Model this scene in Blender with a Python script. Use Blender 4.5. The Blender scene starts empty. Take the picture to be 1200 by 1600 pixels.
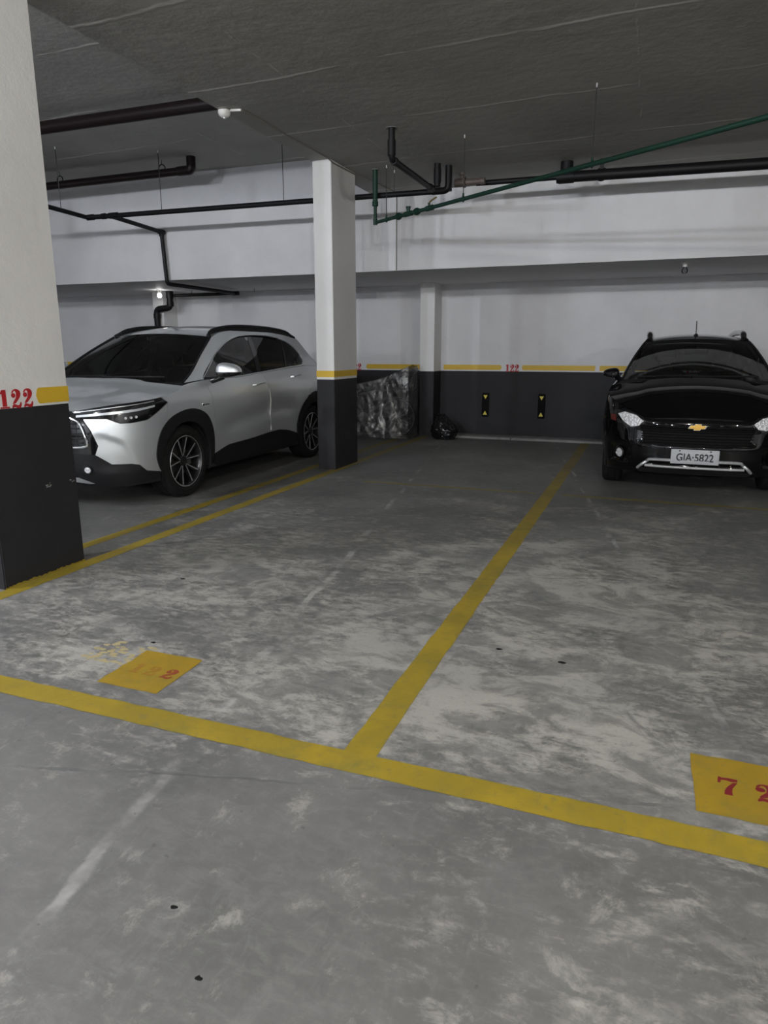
import bpy, bmesh, math, random
import numpy as np
from mathutils import Vector, Matrix
from mathutils.geometry import delaunay_2d_cdt
PI = math.pi
SC = bpy.context.scene
COL = SC.collection

# ------------------------------------------------------------------ camera, world, exposure
cam = bpy.data.cameras.new('camera'); camo = bpy.data.objects.new('camera', cam); COL.objects.link(camo)
camo.location = (0, 0, 1.345); camo.rotation_euler = (math.radians(90-13.124), 0, math.radians(20.736))
cam.sensor_fit = 'VERTICAL'; cam.sensor_height = 36; cam.lens = 1083/1600*36; cam.clip_start = .05
SC.camera = camo
w = bpy.data.worlds.new('world'); SC.world = w; w.use_nodes = True
w.node_tree.nodes['Background'].inputs[0].default_value = (.5, .52, .55, 1)
w.node_tree.nodes['Background'].inputs[1].default_value = .02
SC.view_settings.view_transform = 'Standard'; SC.view_settings.look = 'None'
SC.view_settings.gamma = 1; SC.view_settings.use_curve_mapping = False
SC.view_settings.exposure = 1.42
COOL, WARM = (.88, .92, 1.0), (1.0, .975, .92)
# ceiling bulbs of the drive lane (sockets hang just under the slab): x, y, light colour, strength
LAMPS = [(-3.36, -.5, COOL, 1150), (.55, -.6, WARM, 1000), (-5.7, .7, COOL, 950), (4.6, -1.0, WARM, 1000),  # third bulb is an added light for the silver car's bumper and bonnet
         (-6.2, -10.0, COOL, 2000), (-2.0, -10.0, COOL, 2600), (2.2, -10.0, WARM, 1800)]

# ------------------------------------------------------------------ materials
class NT:
    """tiny helper to wire shader nodes"""
    def __init__(s, name):
        s.m = bpy.data.materials.new(name); s.m.use_nodes = True; s.t = s.m.node_tree; s.n = s.t.nodes
        s.b = s.n['Principled BSDF']; s.out = s.n['Material Output']
        s._c = None
    def add(s, kind): return s.n.new(kind)
    def link(s, a, b): s.t.links.new(a, b)
    def put(s, sock, v):
        if hasattr(v, 'links') or isinstance(v, bpy.types.NodeSocket): s.link(v, sock)
        elif isinstance(v, (tuple, list)) and len(v) == 3 and sock.type == 'RGBA': sock.default_value = (*v, 1)
        else: sock.default_value = v
    def co(s):
        if s._c is None: s._c = s.add('ShaderNodeTexCoord').outputs['Object']
        return s._c
    def xyz(s, v=None):
        q = s.add('ShaderNodeSeparateXYZ'); s.link(v or s.co(), q.inputs[0]); return q.outputs
    def map(s, scale=(1, 1, 1), rot=(0, 0, 0), loc=(0, 0, 0)):
        q = s.add('ShaderNodeMapping'); s.link(s.co(), q.inputs[0])
        q.inputs['Scale'].default_value = scale; q.inputs['Rotation'].default_value = rot; q.inputs['Location'].default_value = loc
        return q.outputs[0]
    def noise(s, scale, detail=4, rough=.55, vec=None, dist=0):
        q = s.add('ShaderNodeTexNoise'); s.link(vec or s.co(), q.inputs['Vector'])
        q.inputs['Scale'].default_value = scale; q.inputs['Detail'].default_value = detail
        q.inputs['Roughness'].default_value = rough; q.inputs['Distortion'].default_value = dist
        return q.outputs['Fac']
    def math(s, op, a, b=0.0, c=None, clamp=False):
        q = s.add('ShaderNodeMath'); q.operation = op; q.use_clamp = clamp
        s.put(q.inputs[0], a); s.put(q.inputs[1], b)
        if c is not None: s.put(q.inputs[2], c)
        return q.outputs[0]
    def ramp(s, v, lo, hi, a=0.0, b=1.0, smooth=True):
        q = s.add('ShaderNodeMapRange'); q.interpolation_type = 'SMOOTHSTEP' if smooth else 'LINEAR'
        s.put(q.inputs[0], v)
        for i, k in enumerate((lo, hi, a, b)): q.inputs[1+i].default_value = k
        return q.outputs[0]
    def mix(s, f, a, b):
        q = s.add('ShaderNodeMix'); q.data_type = 'RGBA'
        s.put(q.inputs[0], f); s.put(q.inputs[6], a); s.put(q.inputs[7], b); return q.outputs[2]
    def bump(s, h, strength=.3, dist=.01):
        q = s.add('ShaderNodeBump'); q.inputs['Strength'].default_value = strength; q.inputs['Distance'].default_value = dist
        s.link(h, q.inputs['Height']); s.link(q.outputs[0], s.b.inputs['Normal'])
    def set(s, **k):
        for a, v in k.items(): s.put(s.b.inputs[a.replace('_', ' ')], v)
        return s

def simple(name, col, rough=.5, metal=0., coat=0., var=.12, scale=30, spec=.5, bump=0.):
    m = NT(name); f = m.noise(scale, 3)
    lo = tuple(c*(1-var) for c in col); hi = tuple(min(1, c*(1+var)) for c in col)
    m.set(Base_Color=m.mix(f, lo, hi), Roughness=rough, Metallic=metal)
    m.b.inputs['Coat Weight'].default_value = coat; m.b.inputs['Coat Roughness'].default_value = .04
    m.b.inputs['Specular IOR Level'].default_value = spec
    if bump: m.bump(m.noise(scale*3, 3), bump, .004)
    return m.m

M = {}
def wall_paint(name, col, stain=.10, rough=.6, zs=1.0):
    m = NT(name); n1 = m.noise(.9, 6, .6); n2 = m.noise(5, 5, .6, m.map((1, 1, .25)))
    c = m.mix(m.ramp(n1, .35, .7), tuple(v*(1-stain) for v in col), col)
    c = m.mix(m.ramp(n2, .62, .80, 0, .35), c, tuple(v*.72 for v in col))
    m.set(Base_Color=c, Roughness=rough); m.b.inputs['Specular IOR Level'].default_value = .25
    m.bump(m.math('ADD', m.noise(14, 5), m.math('MULTIPLY', m.noise(90, 2), .35)), .22, .012)
    return m.m
M['white_wall'] = wall_paint('white_wall_paint', (.74, .74, .755))
M['dado'] = wall_paint('charcoal_dado_paint', (.025, .025, .028), .2, .6)
M['pillar_white'] = wall_paint('white_pillar_paint', (.76, .755, .745))

def ceiling_mat():
    m = NT('raw_concrete_ceiling'); X, Y, Z = m.xyz()
    n1 = m.noise(.55, 6, .6); n2 = m.noise(3.2, 6, .65); st = m.noise(1.0, 5, .6, m.map((.7, 5.5, 1), (0, 0, .12)))
    c = m.mix(m.ramp(n1, .3, .7), (.32, .313, .295), (.42, .41, .385))
    c = m.mix(m.ramp(n2, .60, .78, 0, .4), c, (.48, .47, .44))
    # formwork joints every 1.22 m with a pale cement burr
    wob = m.math('MULTIPLY', m.math('SUBTRACT', m.noise(1.7, 4), .5), .16)
    f = m.math('PINGPONG', m.math('ADD', m.math('ADD', Y, wob), m.math('MULTIPLY', X, .06)), .61)
    ln = m.math('MULTIPLY', m.ramp(f, .0, .03, 1, 0), m.ramp(st, .40, .56))
    g = m.math('PINGPONG', m.math('ADD', m.math('MULTIPLY', wob, .5), m.math('ADD', X, .25)), 1.22)
    ln2 = m.math('MULTIPLY', m.ramp(g, 0, .014, 1, 0), m.ramp(n2, .5, .62))
    L = m.math('MAXIMUM', ln, m.math('MULTIPLY', ln2, .6))
    c = m.mix(m.math('MULTIPLY', L, .75), c, (.66, .65, .62))
    sp = m.ramp(m.noise(26, 2, .5), .74, .80, 0, .7)
    c = m.mix(sp, c, (.7, .69, .66))
    m.set(Base_Color=c, Roughness=.85)
    m.bump(m.math('ADD', m.math('MULTIPLY', L, .8), m.math('ADD', m.noise(9, 6), m.math('MULTIPLY', st, .5))), .35, .02)
    return m.m
M['ceiling'] = ceiling_mat()

def floor_mat():
    m = NT('worn_concrete_floor'); X, Y, Z = m.xyz()
    big = m.noise(.55, 3, .5, m.map((1, 1, 1), loc=(3.1, 1.7, 0))); mid = m.noise(2.1, 9, .70, m.map((1, 1.25, 1), (0, 0, .25)), .6)
    fine = m.noise(15, 7, .72, m.map((.8, 1.5, 1), (0, 0, .2)), .4); vf = m.noise(70, 4, .6)
    # worn, pale cement skin: most of it in the middle of the stalls near the lane
    by = m.math('MULTIPLY', m.ramp(Y, 1.5, 2.3), m.ramp(Y, 3.2, 7.5, 1, 0))
    bx = m.math('MULTIPLY', m.ramp(X, -4.6, -2.2), m.ramp(X, .1, 1.6, 1, .25))
    bias = m.math('MULTIPLY', m.math('MULTIPLY', by, bx), .13)
    low = m.math('ADD', m.ramp(Y, .3, 1.9, .022, -.01), m.ramp(X, -.6, 1.2, 0, .02))
    s = m.math('ADD', m.math('ADD', m.math('MULTIPLY', big, .42), m.math('MULTIPLY', mid, .52)), m.math('ADD', m.math('MULTIPLY', m.math('ADD', fine, m.math('MULTIPLY', m.math('SUBTRACT', vf, .5), .35)), .50), m.math('ADD', bias, low)))
    worn = m.ramp(s, .755, .875, smooth=False)
    patchy = m.noise(3.6, 8, .72, m.map((1, 1.35, 1), (0, 0, .3), (2, 9, 0)), .8)
    worn = m.math('MULTIPLY', worn, m.ramp(patchy, .44, .58, 1, .28))
    fleck = m.math('MULTIPLY', m.ramp(m.noise(6.5, 8, .78, m.map((1, .7, 1), (0, 0, .6), (1, 4, 0)), .25), .55, .67), m.ramp(Y, 1.5, 2.4, .62, .5))
    worn = m.math('MAXIMUM', worn, m.math('MULTIPLY', fleck, m.ramp(Y, 4.5, 7.0, 1, .3)))
    grey = m.mix(m.ramp(m.noise(1.3, 6, .65), .3, .72), (.096, .095, .091), (.148, .146, .139))
    grey = m.mix(m.ramp(fine, .42, .75, 0, .4), grey, (.215, .213, .205))
    pale = m.mix(m.ramp(m.noise(1.6, 5), .35, .68), (.305, .295, .27), (.36, .344, .305))
    pale = m.mix(m.ramp(vf, .5, .72, 0, .45), pale, (.22, .22, .21))
    brush = m.noise(7, 7, .75, m.map((1.5, .55, 1), (0, 0, .5)), 2.5)
    grey = m.mix(m.ramp(brush, .48, .78, 0, .3), grey, (.225, .222, .215))
    c = m.mix(m.math('MULTIPLY', worn, .92), grey, pale)
    # tyre-dark lanes and oil
    dk = m.math('MULTIPLY', m.ramp(m.noise(.8, 4, .6, m.map((1.6, .5, 1))), .52, .72), m.ramp(Y, 4.2, 6.2))
    c = m.mix(m.math('MULTIPLY', dk, .45), c, (.07, .07, .068))
    oil = m.math('MULTIPLY', m.ramp(m.noise(1.9, 3, .5, m.map((1, 1.6, 1), loc=(5, 2, 0))), .66, .78), m.ramp(Y, 7.2, 8.6))
    c = m.mix(m.math('MULTIPLY', oil, .8), c, (.03, .03, .03))
    # rows of saw-cut slab joints, skewed to the stalls
    wob = m.math('MULTIPLY', m.math('SUBTRACT', m.noise(2.6, 7, .65), .5), .12)
    def joint(v, w): return m.ramp(m.math('ABSOLUTE', m.math('ADD', v, wob)), w*.4, w, 1, 0)
    j1 = joint(m.math('ADD', m.math('MULTIPLY_ADD', Y, .176, X), 1.094), .030)
    j2 = joint(m.math('ADD', m.math('MULTIPLY_ADD', Y, .204, X), -.881), .022)
    js = m.math('MAXIMUM', j1, j2)
    js = m.math('MULTIPLY', js, m.ramp(m.noise(3.1, 4, .6), .46, .72, .0, .6))
    c = m.mix(js, c, (.44, .43, .41))
    k1 = joint(m.math('ADD', m.math('MULTIPLY_ADD', X, -.265, Y), -1.985), .010)
    k2 = joint(m.math('ADD', m.math('MULTIPLY_ADD', X, -.265, Y), -4.23), .009)
    k3 = joint(m.math('ADD', m.math('MULTIPLY_ADD', X, -.28, Y), -5.808), .010)
    ks = m.math('MAXIMUM', k1, m.math('MAXIMUM', k2, k3))
    ks = m.math('MULTIPLY', ks, m.ramp(m.noise(2.7, 3, .6, m.map(loc=(7, 0, 0))), .42, .6, .1, .7))
    c = m.mix(ks, c, (.10, .10, .10))
    pit = m.ramp(m.noise(34, 2, .4), .73, .78)
    c = m.mix(m.math('MULTIPLY', pit, .6), c, (.07, .07, .07))
    m.set(Base_Color=c, Roughness=m.ramp(worn, 0, 1, .55, .82))
    m.bump(m.math('ADD', m.math('ADD', fine, m.math('MULTIPLY', worn, -.25)), m.math('MULTIPLY', ks, -1.2)), .25, .006)
    return m.m
M['floor'] = floor_mat()

def line_paint(name, a, b, wear):
    m = NT(name); n = m.noise(2.2, 6, .65); f = m.noise(24, 6, .7)
    c = m.mix(m.ramp(n, .35, .68), a, b)
    c = m.mix(m.math('MULTIPLY', m.ramp(f, .52, .74), wear), c, (.15, .13, .06))
    c = m.mix(m.math('MULTIPLY', m.ramp(m.noise(3.4, 5, .7, m.map(loc=(3, 1, 0))), .50, .68), wear*.8), c, (.15, .135, .03))
    X, Y, Z = m.xyz()
    c = m.mix(m.math('MULTIPLY', m.ramp(Y, 5.2, 9.5), .55), c, (.13, .115, .06))   # line colour gets darker deeper into the stalls
    m.set(Base_Color=c, Roughness=.6); m.bump(f, .2, .003); return m.m
M['floor_yellow'] = line_paint('yellow_floor_paint', (.24, .176, .014), (.33, .232, .015), .6)
M['plate_yellow'] = line_paint('ochre_number_plate_paint', (.26, .172, .010), (.32, .20, .010), .5)
M['wall_yellow'] = simple('yellow_wall_stripe', (.66, .43, .03), .5, var=.08, scale=6)
M['red'] = simple('red_stencil_paint', (.42, .014, .02), .55, var=.1)
M['red_floor'] = simple('dark_red_floor_stencil', (.17, .010, .014), .6, var=.2)
M['red_faded'] = simple('worn_red_stencil_paint', (.23, .04, .016), .6, var=.3, scale=60)
M['red_ghost'] = simple('nearly_worn_off_red_paint', (.27, .135, .012), .6, var=.2, scale=60)
M['yellow_ghost'] = simple('faint_yellow_overspray', (.36, .30, .16), .8, var=.25, scale=20)
M['kerb'] = simple('grey_kerb_concrete', (.25, .245, .235), .85, var=.35, scale=9, bump=.3)
M['black_pvc'] = simple('black_pipe_paint', (.007, .007, .008), .5, var=.3, spec=.25)
M['brown_pvc'] = simple('brown_pipe_paint', (.013, .008, .008), .4, var=.25, scale=12, spec=.3)
M['taupe_pvc'] = simple('taupe_coupling', (.11, .085, .075), .5)
M['green_pvc'] = simple('green_water_pipe', (.008, .034, .022), .5, var=.2, spec=.3)
M['brass'] = simple('brass_valve', (.45, .33, .10), .35, metal=.8)
M['rod'] = simple('dark_steel_rod', (.05, .05, .052), .5, metal=.6)
M['anchor'] = simple('bright_zinc_anchor', (.6, .6, .6), .4, metal=.7)
M['white_plastic'] = simple('white_plastic', (.72, .71, .68), .4, var=.05)
M['conduit'] = simple('old_grey_conduit', (.20, .185, .16), .6)
M['steel_white'] = simple('white_enamel_housing', (.75, .75, .75), .4, var=.04)
M['rubber'] = simple('black_rubber', (.006, .006, .006), .8, var=.3, spec=.15)
M['yellow_refl'] = simple('yellow_reflective_film', (.75, .62, .06), .4, var=.05)
def emit(name, col, s):
    m = NT(name); e = m.add('ShaderNodeEmission'); e.inputs[0].default_value = (*col, 1); e.inputs[1].default_value = s
    m.link(e.outputs[0], m.out.inputs[0]); return m.m
def glass(name, tint, refl=1.0, rough=.01):
    m = NT(name); m.n.remove(m.b)
    tr = m.add('ShaderNodeBsdfTransparent'); tr.inputs[0].default_value = (*tint, 1)
    gl = m.add('ShaderNodeBsdfGlossy'); gl.inputs[0].default_value = (refl, refl, refl, 1); gl.inputs['Roughness'].default_value = rough
    fr = m.add('ShaderNodeFresnel'); fr.inputs[0].default_value = 1.5
    mx = m.add('ShaderNodeMixShader'); m.link(fr.outputs[0], mx.inputs[0]); m.link(tr.outputs[0], mx.inputs[1]); m.link(gl.outputs[0], mx.inputs[2])
    m.link(mx.outputs[0], m.out.inputs[0]); return m.m
M['windshield'] = glass('clear_windscreen_glass', (.50, .54, .53))
M['tint'] = glass('dark_tinted_glass', (.035, .038, .04))
M['lens'] = glass('clear_lamp_lens', (.85, .87, .88))
def paint(name, col, metal, rough):
    m = NT(name); n = m.noise(700, 1)
    m.set(Base_Color=m.mix(n, tuple(c*.93 for c in col), col), Metallic=metal, Roughness=rough)
    m.b.inputs['Coat Weight'].default_value = 1; m.b.inputs['Coat Roughness'].default_value = .03; m.b.inputs['Coat IOR'].default_value = 1.42
    m.b.inputs['Specular IOR Level'].default_value = .5 if metal else .0
    return m.m
M['silver_paint'] = paint('pearl_silver_car_paint', (.91, .945, .97), .85, .46)
M['black_paint'] = paint('gloss_black_car_paint', (.0035, .0035, .004), 0, .25)
M['cladding'] = simple('matt_black_plastic', (.010, .010, .011), .6, var=.15, scale=120, spec=.3)
M['gloss_black'] = simple('piano_black_plastic', (.006, .006, .007), .12, coat=.6)
M['chrome'] = simple('bright_chrome', (.72, .73, .74), .12, metal=1, var=.02)
M['satin'] = simple('satin_silver_plastic', (.52, .53, .54), .35, metal=.5, var=.04)
M['alloy_face'] = simple('machined_alloy_face', (.78, .79, .81), .32, metal=.8, var=.04)
M['alloy_dark'] = simple('black_alloy', (.012, .012, .013), .3)
M['tyre'] = simple('tyre_rubber', (.008, .008, .008), .8, var=.3, scale=60, spec=.3)
M['disc'] = simple('brake_disc_steel', (.30, .30, .30), .4, metal=.9)
M['interior'] = simple('dark_interior_trim', (.02, .02, .021), .7)
M['seat_fabric'] = simple('charcoal_seat_cloth', (.045, .045, .048), .85)
M['led'] = simple('led_light_guide', (.60, .62, .64), .25, metal=.3, var=.02)
M['amber'] = simple('amber_indicator_lens', (.11, .02, .014), .25, coat=.3)
def crystal():
    m = NT('faceted_headlamp_reflector'); v = m.add('ShaderNodeTexVoronoi'); m.link(m.co(), v.inputs['Vector']); v.inputs['Scale'].default_value = 55
    f = m.ramp(v.outputs['Distance'], .1, .7)
    m.set(Base_Color=m.mix(f, (1, 1, 1), (.75, .76, .78)), Metallic=.3, Roughness=.38)
    m.bump(v.outputs['Distance'], .8, .012)
    m.b.inputs['Coat Weight'].default_value = 1
    return m.m
M['crystal'] = crystal()
M['slat'] = simple('dull_black_slats', (.004, .004, .004), .7, spec=.15)
M['pillar_trim'] = simple('grey_inner_trim', (.30, .30, .31), .7)
M['gold'] = simple('gold_emblem', (.70, .42, .08), .35, metal=.5, var=.05)
M['plate'] = simple('grey_licence_plate', (.42, .43, .45), .45, var=.08, scale=40)
M['plate_ink'] = simple('black_plate_lettering', (.015, .015, .02), .5)
M['bag'] = simple('black_bin_liner', (.007, .007, .008), .22, var=.2)
def sheet_mat():
    m = NT('milky_clear_plastic_sheet'); m.n.remove(m.b)
    tr = m.add('ShaderNodeBsdfTransparent'); tr.inputs[0].default_value = (.62, .62, .63, 1)
    gl = m.add('ShaderNodeBsdfGlossy'); gl.inputs[0].default_value = (.5, .5, .5, 1); gl.inputs['Roughness'].default_value = .24
    df = m.add('ShaderNodeBsdfDiffuse'); df.inputs[0].default_value = (.11, .11, .115, 1)
    bp = m.add('ShaderNodeBump'); bp.inputs['Strength'].default_value = .9; bp.inputs['Distance'].default_value = .03
    m.link(m.noise(9, 5, .6, m.map((1, 1, .6)), 1.2), bp.inputs['Height'])
    m.link(bp.outputs[0], gl.inputs['Normal']); m.link(bp.outputs[0], df.inputs['Normal'])
    a = m.add('ShaderNodeMixShader'); a.inputs[0].default_value = .45; m.link(df.outputs[0], a.inputs[1]); m.link(gl.outputs[0], a.inputs[2])
    b = m.add('ShaderNodeMixShader'); m.link(m.ramp(m.noise(5, 4, .6), .35, .7, .40, .75), b.inputs[0]); m.link(tr.outputs[0], b.inputs[1]); m.link(a.outputs[0], b.inputs[2])
    m.link(b.outputs[0], m.out.inputs[0]); return m.m
M['sheet'] = sheet_mat()
M['bike_grey'] = simple('grey_bike_frame', (.32, .32, .33), .35, metal=.3)

# ------------------------------------------------------------------ mesh helpers
class MB:
    """collects verts/faces (with material slots) and builds ONE mesh object"""
    def __init__(s): s.v = []; s.f = []; s.mi = []; s.smooth = []
    def raw(s, v, f, mi=0, smooth=False):
        o = len(s.v); s.v += [tuple(p) for p in v]; s.f += [tuple(i+o for i in q) for q in f]
        s.mi += [mi]*len(f); s.smooth += [smooth]*len(f); return s
    def box(s, a, b, mi=0):
        x0, y0, z0 = [min(a[i], b[i]) for i in range(3)]; x1, y1, z1 = [max(a[i], b[i]) for i in range(3)]
        v = [(x0,y0,z0),(x1,y0,z0),(x1,y1,z0),(x0,y1,z0),(x0,y0,z1),(x1,y0,z1),(x1,y1,z1),(x0,y1,z1)]
        return s.raw(v, [(0,3,2,1),(4,5,6,7),(0,1,5,4),(1,2,6,5),(2,3,7,6),(3,0,4,7)], mi)
    def rbox(s, a, b, r, mi=0, seg=3):
        """box with rounded edges"""
        bm = bmesh.new(); bmesh.ops.create_cube(bm, size=1)
        c = [(a[i]+b[i])/2 for i in range(3)]; d = [abs(b[i]-a[i]) for i in range(3)]
        for q in bm.verts: q.co = Vector((c[i]+q.co[i]*d[i] for i in range(3)))
        bmesh.ops.bevel(bm, geom=bm.edges[:], offset=min(r, min(d)*.49), segments=seg, affect='EDGES', profile=.5)
        bm.verts.index_update(); s.raw([q.co[:] for q in bm.verts], [[q.index for q in f.verts] for f in bm.faces], mi, True); bm.free(); return s
    def tube(s, pts, r, n=10, cap=True, mi=0, closed=False, rs=None):
        P = [Vector(p) for p in pts]; m = len(P); rings = []; prev = None
        for i, p in enumerate(P):
            if closed: t = (P[(i+1) % m]-P[i-1]).normalized()
            else: t = (P[min(i+1, m-1)]-P[max(i-1, 0)]).normalized()
            if prev is None:
                ref = Vector((0, 0, 1)) if abs(t.z) < .9 else Vector((1, 0, 0)); a = t.cross(ref).normalized()
            else: a = (prev-t*prev.dot(t)).normalized()
            prev = a; b = t.cross(a); rr = rs[i] if rs else r
            rings.append([p+(a*math.cos(2*PI*k/n)+b*math.sin(2*PI*k/n))*rr for k in range(n)])
        v = [q for R in rings for q in R]; f = []
        for i in range(m if closed else m-1):
            j = (i+1) % m
            for k in range(n): f.append((i*n+k, i*n+(k+1) % n, j*n+(k+1) % n, j*n+k))
        s.raw(v, f, mi, True)
        if cap and not closed: s.raw(rings[0], [tuple(range(n))[::-1]], mi); s.raw(rings[-1], [tuple(range(n))], mi)
        return s
    def lathe(s, prof, n=48, mi=0, axis='x', c=(0, 0, 0), closed=False):
        """profile of (along axis, radius)"""
        v = []; m = len(prof)
        for h, r in prof:
            for k in range(n):
                a = 2*PI*k/n; p, q = r*math.cos(a), r*math.sin(a)
                v.append({'x': (c[0]+h, c[1]+p, c[2]+q), 'y': (c[0]+q, c[1]+h, c[2]+p), 'z': (c[0]+p, c[1]+q, c[2]+h)}[axis])
        f = []
        for i in range(m if closed else m-1):
            j = (i+1) % m
            for k in range(n): f.append((i*n+k, j*n+k, j*n+(k+1) % n, i*n+(k+1) % n))
        return s.raw(v, f, mi, True)
    def build(s, name, mats, parent=None, sharp=40, loc=None):
        me = bpy.data.meshes.new(name); me.from_pydata(s.v, [], s.f)
        for m in (mats if isinstance(mats, (list, tuple)) else [mats]): me.materials.append(M[m] if isinstance(m, str) else m)
        me.polygons.foreach_set('material_index', s.mi); me.polygons.foreach_set('use_smooth', s.smooth)
        if any(s.smooth) and sharp: me.set_sharp_from_angle(angle=math.radians(sharp))
        me.update(); o = bpy.data.objects.new(name, me); COL.objects.link(o); o.parent = parent
        if loc: o.location = loc
        return o

def thing(name, label, cat, loc=(0, 0, 0), rz=0, group=None):
    o = bpy.data.objects.new(name, None); COL.objects.link(o); o.location = loc; o.rotation_euler = (0, 0, rz)
    o['label'] = label; o['category'] = cat
    if group: o['group'] = group
    return o
def tag(o, label, cat, group=None):
    o['label'] = label; o['category'] = cat
    if group: o['group'] = group
    return o
def struct(o, label):
    o['kind'] = 'structure'; o['label'] = label; return o
def copy_tree(o, parent=None):
    c = o.copy(); COL.objects.link(c); c.parent = parent
    for ch in list(o.children): copy_tree(ch, c)
    return c

def cr(pts, n=6, closed=False):
    """Catmull-Rom resampling of 2D/3D points"""
    P = [np.array(p, float) for p in pts]; m = len(P); out = []
    for i in range(m if closed else m-1):
        p0 = P[i-1] if (closed or i) else 2*P[0]-P[1]; p1 = P[i]; p2 = P[(i+1) % m]
        p3 = P[(i+2) % m] if (closed or i+2 < m) else 2*P[-1]-P[-2]
        for k in range(n):
            t = k/n
            out.append(tuple(.5*((2*p1)+(-p0+p2)*t+(2*p0-5*p1+4*p2-p3)*t*t+(-p0+3*p1-3*p2+p3)*t**3)))
    if not closed: out.append(tuple(P[-1]))
    return out
def resample(poly, step):
    out = []; m = len(poly)
    for i in range(m):
        a, b = np.array(poly[i], float), np.array(poly[(i+1) % m], float); d = np.hypot(*(b-a))
        if d < 1e-6: continue
        k = max(1, int(math.ceil(d/step)))
        out += [tuple(a+(b-a)*j/k) for j in range(k)]
    return out
def inside(poly, pts):
    x, y = pts[:, 0], pts[:, 1]; r = np.zeros(len(pts), bool); P = np.array(poly); Q = np.roll(P, -1, 0)
    for (x1, y1), (x2, y2) in zip(P, Q):
        if y1 == y2: continue
        c = ((y1 > y) != (y2 > y)) & (x < (x2-x1)*(y-y1)/(y2-y1)+x1); r ^= c
    return r
def patch(outline, fn, step=.03, holes=(), off=0., skirt=.014, mb=None, mi=0, mirror=False):
    """fill a 2D outline with triangles and lay it on the surface fn(a, b, off); the rim is turned inwards"""
    loops = [resample(outline, step)]+[resample(h, step) for h in holes]
    pts = []; edges = []
    for L in loops:
        o = len(pts); pts += L; edges += [(o+i, o+(i+1) % len(L)) for i in range(len(L))]
    A = np.array(loops[0]); lo, hi = A.min(0), A.max(0)
    gx = np.arange(lo[0]+step/2, hi[0], step); gy = np.arange(lo[1]+step/2, hi[1], step)
    if len(gx) and len(gy):
        G = np.array([(a, b) for a in gx for b in gy]); ok = inside(loops[0], G)
        for h in loops[1:]: ok &= ~inside(h, G)
        G = G[ok]
        if len(G):
            B = np.array(pts); d = np.min(np.hypot(G[:, None, 0]-B[None, :, 0], G[:, None, 1]-B[None, :, 1]), 1)
            pts += [tuple(p) for p in G[d > step*.45]]
    V, E, F, *_ = delaunay_2d_cdt([Vector((float(p[0]), float(p[1]))) for p in pts], edges, [], 0, 1e-6)
    V = [(p[0], p[1]) for p in V]
    cen = np.array([[sum(V[i][k] for i in f)/3 for k in (0, 1)] for f in F])
    ok = inside(loops[0], cen)
    for h in loops[1:]: ok &= ~inside(h, cen)
    tris = []
    for f, k in zip(F, ok):
        if not k: continue
        (x0, y0), (x1, y1), (x2, y2) = [V[i] for i in f]
        tris.append(tuple(f) if (x1-x0)*(y2-y0)-(x2-x0)*(y1-y0) > 0 else tuple(f[::-1]))
    used = sorted({i for t in tris for i in t}); ix = {v: k for k, v in enumerate(used)}
    v3 = [fn(*V[i], off) for i in used]; tris = [tuple(ix[i] for i in t) for t in tris]
    mb = mb or MB()
    cnt = {}
    for t in tris:
        for a, b in ((t[0], t[1]), (t[1], t[2]), (t[2], t[0])): cnt[(a, b)] = 1
    bd = [(a, b) for (a, b) in cnt if (b, a) not in cnt]
    def put(v, f, sm):
        if mirror: v = [(-p[0], p[1], p[2]) for p in v]; f = [q[::-1] for q in f]
        mb.raw(v, f, mi, sm)
    put(v3, tris, True)
    if skirt:
        ids = sorted({i for e in bd for i in e}); jx = {v: k for k, v in enumerate(ids)}; n = len(ids)
        v = [v3[i] for i in ids]+[fn(*V[used[i]], off-skirt) for i in ids]
        put(v, [(jx[b], jx[a], jx[a]+n, jx[b]+n) for a, b in bd], True)
    return mb
def flat(outline, holes=(), step=.5):
    return patch(outline, lambda a, b, o: (a, b, o), step, holes, 0, 0)

# stencil numerals (unit height)
GL = {'1': [[(.06,.78),(.22,1.0),(.48,1.0),(.48,.11),(.20,.11),(.20,.78)], [(.04,0),(.64,0),(.64,.09),(.04,.09)]],
 '2': [[(.02,.70),(.06,.58),(.17,.54),(.28,.60),(.29,.72),(.21,.79),(.09,.79)],
       [(.05,.82),(.14,.95),(.31,1.01),(.48,.98),(.61,.88),(.64,.73),(.59,.58),(.48,.45),(.36,.33),(.27,.25),(.09,.21),(.14,.33),(.23,.44),(.31,.56),(.34,.70),(.33,.84),(.28,.91),(.20,.90),(.14,.82)],
       [(.02,-.01),(.04,.11),(.14,.20),(.28,.17),(.42,.13),(.52,.17),(.57,.27),(.65,.26),(.62,.06),(.50,-.04),(.36,-.02),(.24,.03),(.14,.03),(.08,-.01)]],
 '7': [[(.02,.64),(.05,1.0),(.11,1.0),(.14,.95),(.30,.99),(.62,.99),(.60,.84),(.44,.80),(.26,.86),(.13,.83),(.09,.64)],
       [(.60,.78),(.52,.62),(.43,.42),(.40,.22),(.41,.0),(.17,.0),(.19,.22),(.28,.45),(.42,.68),(.47,.76)]]}
def numerals(text, h, wid=None, gap=.10, thick=.001):
    """list of (char, MB) with x to the right, y up, centred on x; thin painted slabs"""
    adv = (.62+gap)*h*(wid or 1); tot = adv*len(text)-gap*h; out = []
    mb = MB()
    for i, ch in enumerate(text):
        x0 = -tot/2+i*adv
        for poly in GL[ch]:
            pp = cr([(x0+p[0]*h*(wid or 1), p[1]*h) for p in poly], 3, True) if ch == '2' else [(x0+p[0]*h*(wid or 1), p[1]*h) for p in poly]
            patch(pp, lambda a, b, o: (a, b, o), .05*h, (), thick, thick, mb)
    return mb
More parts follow.
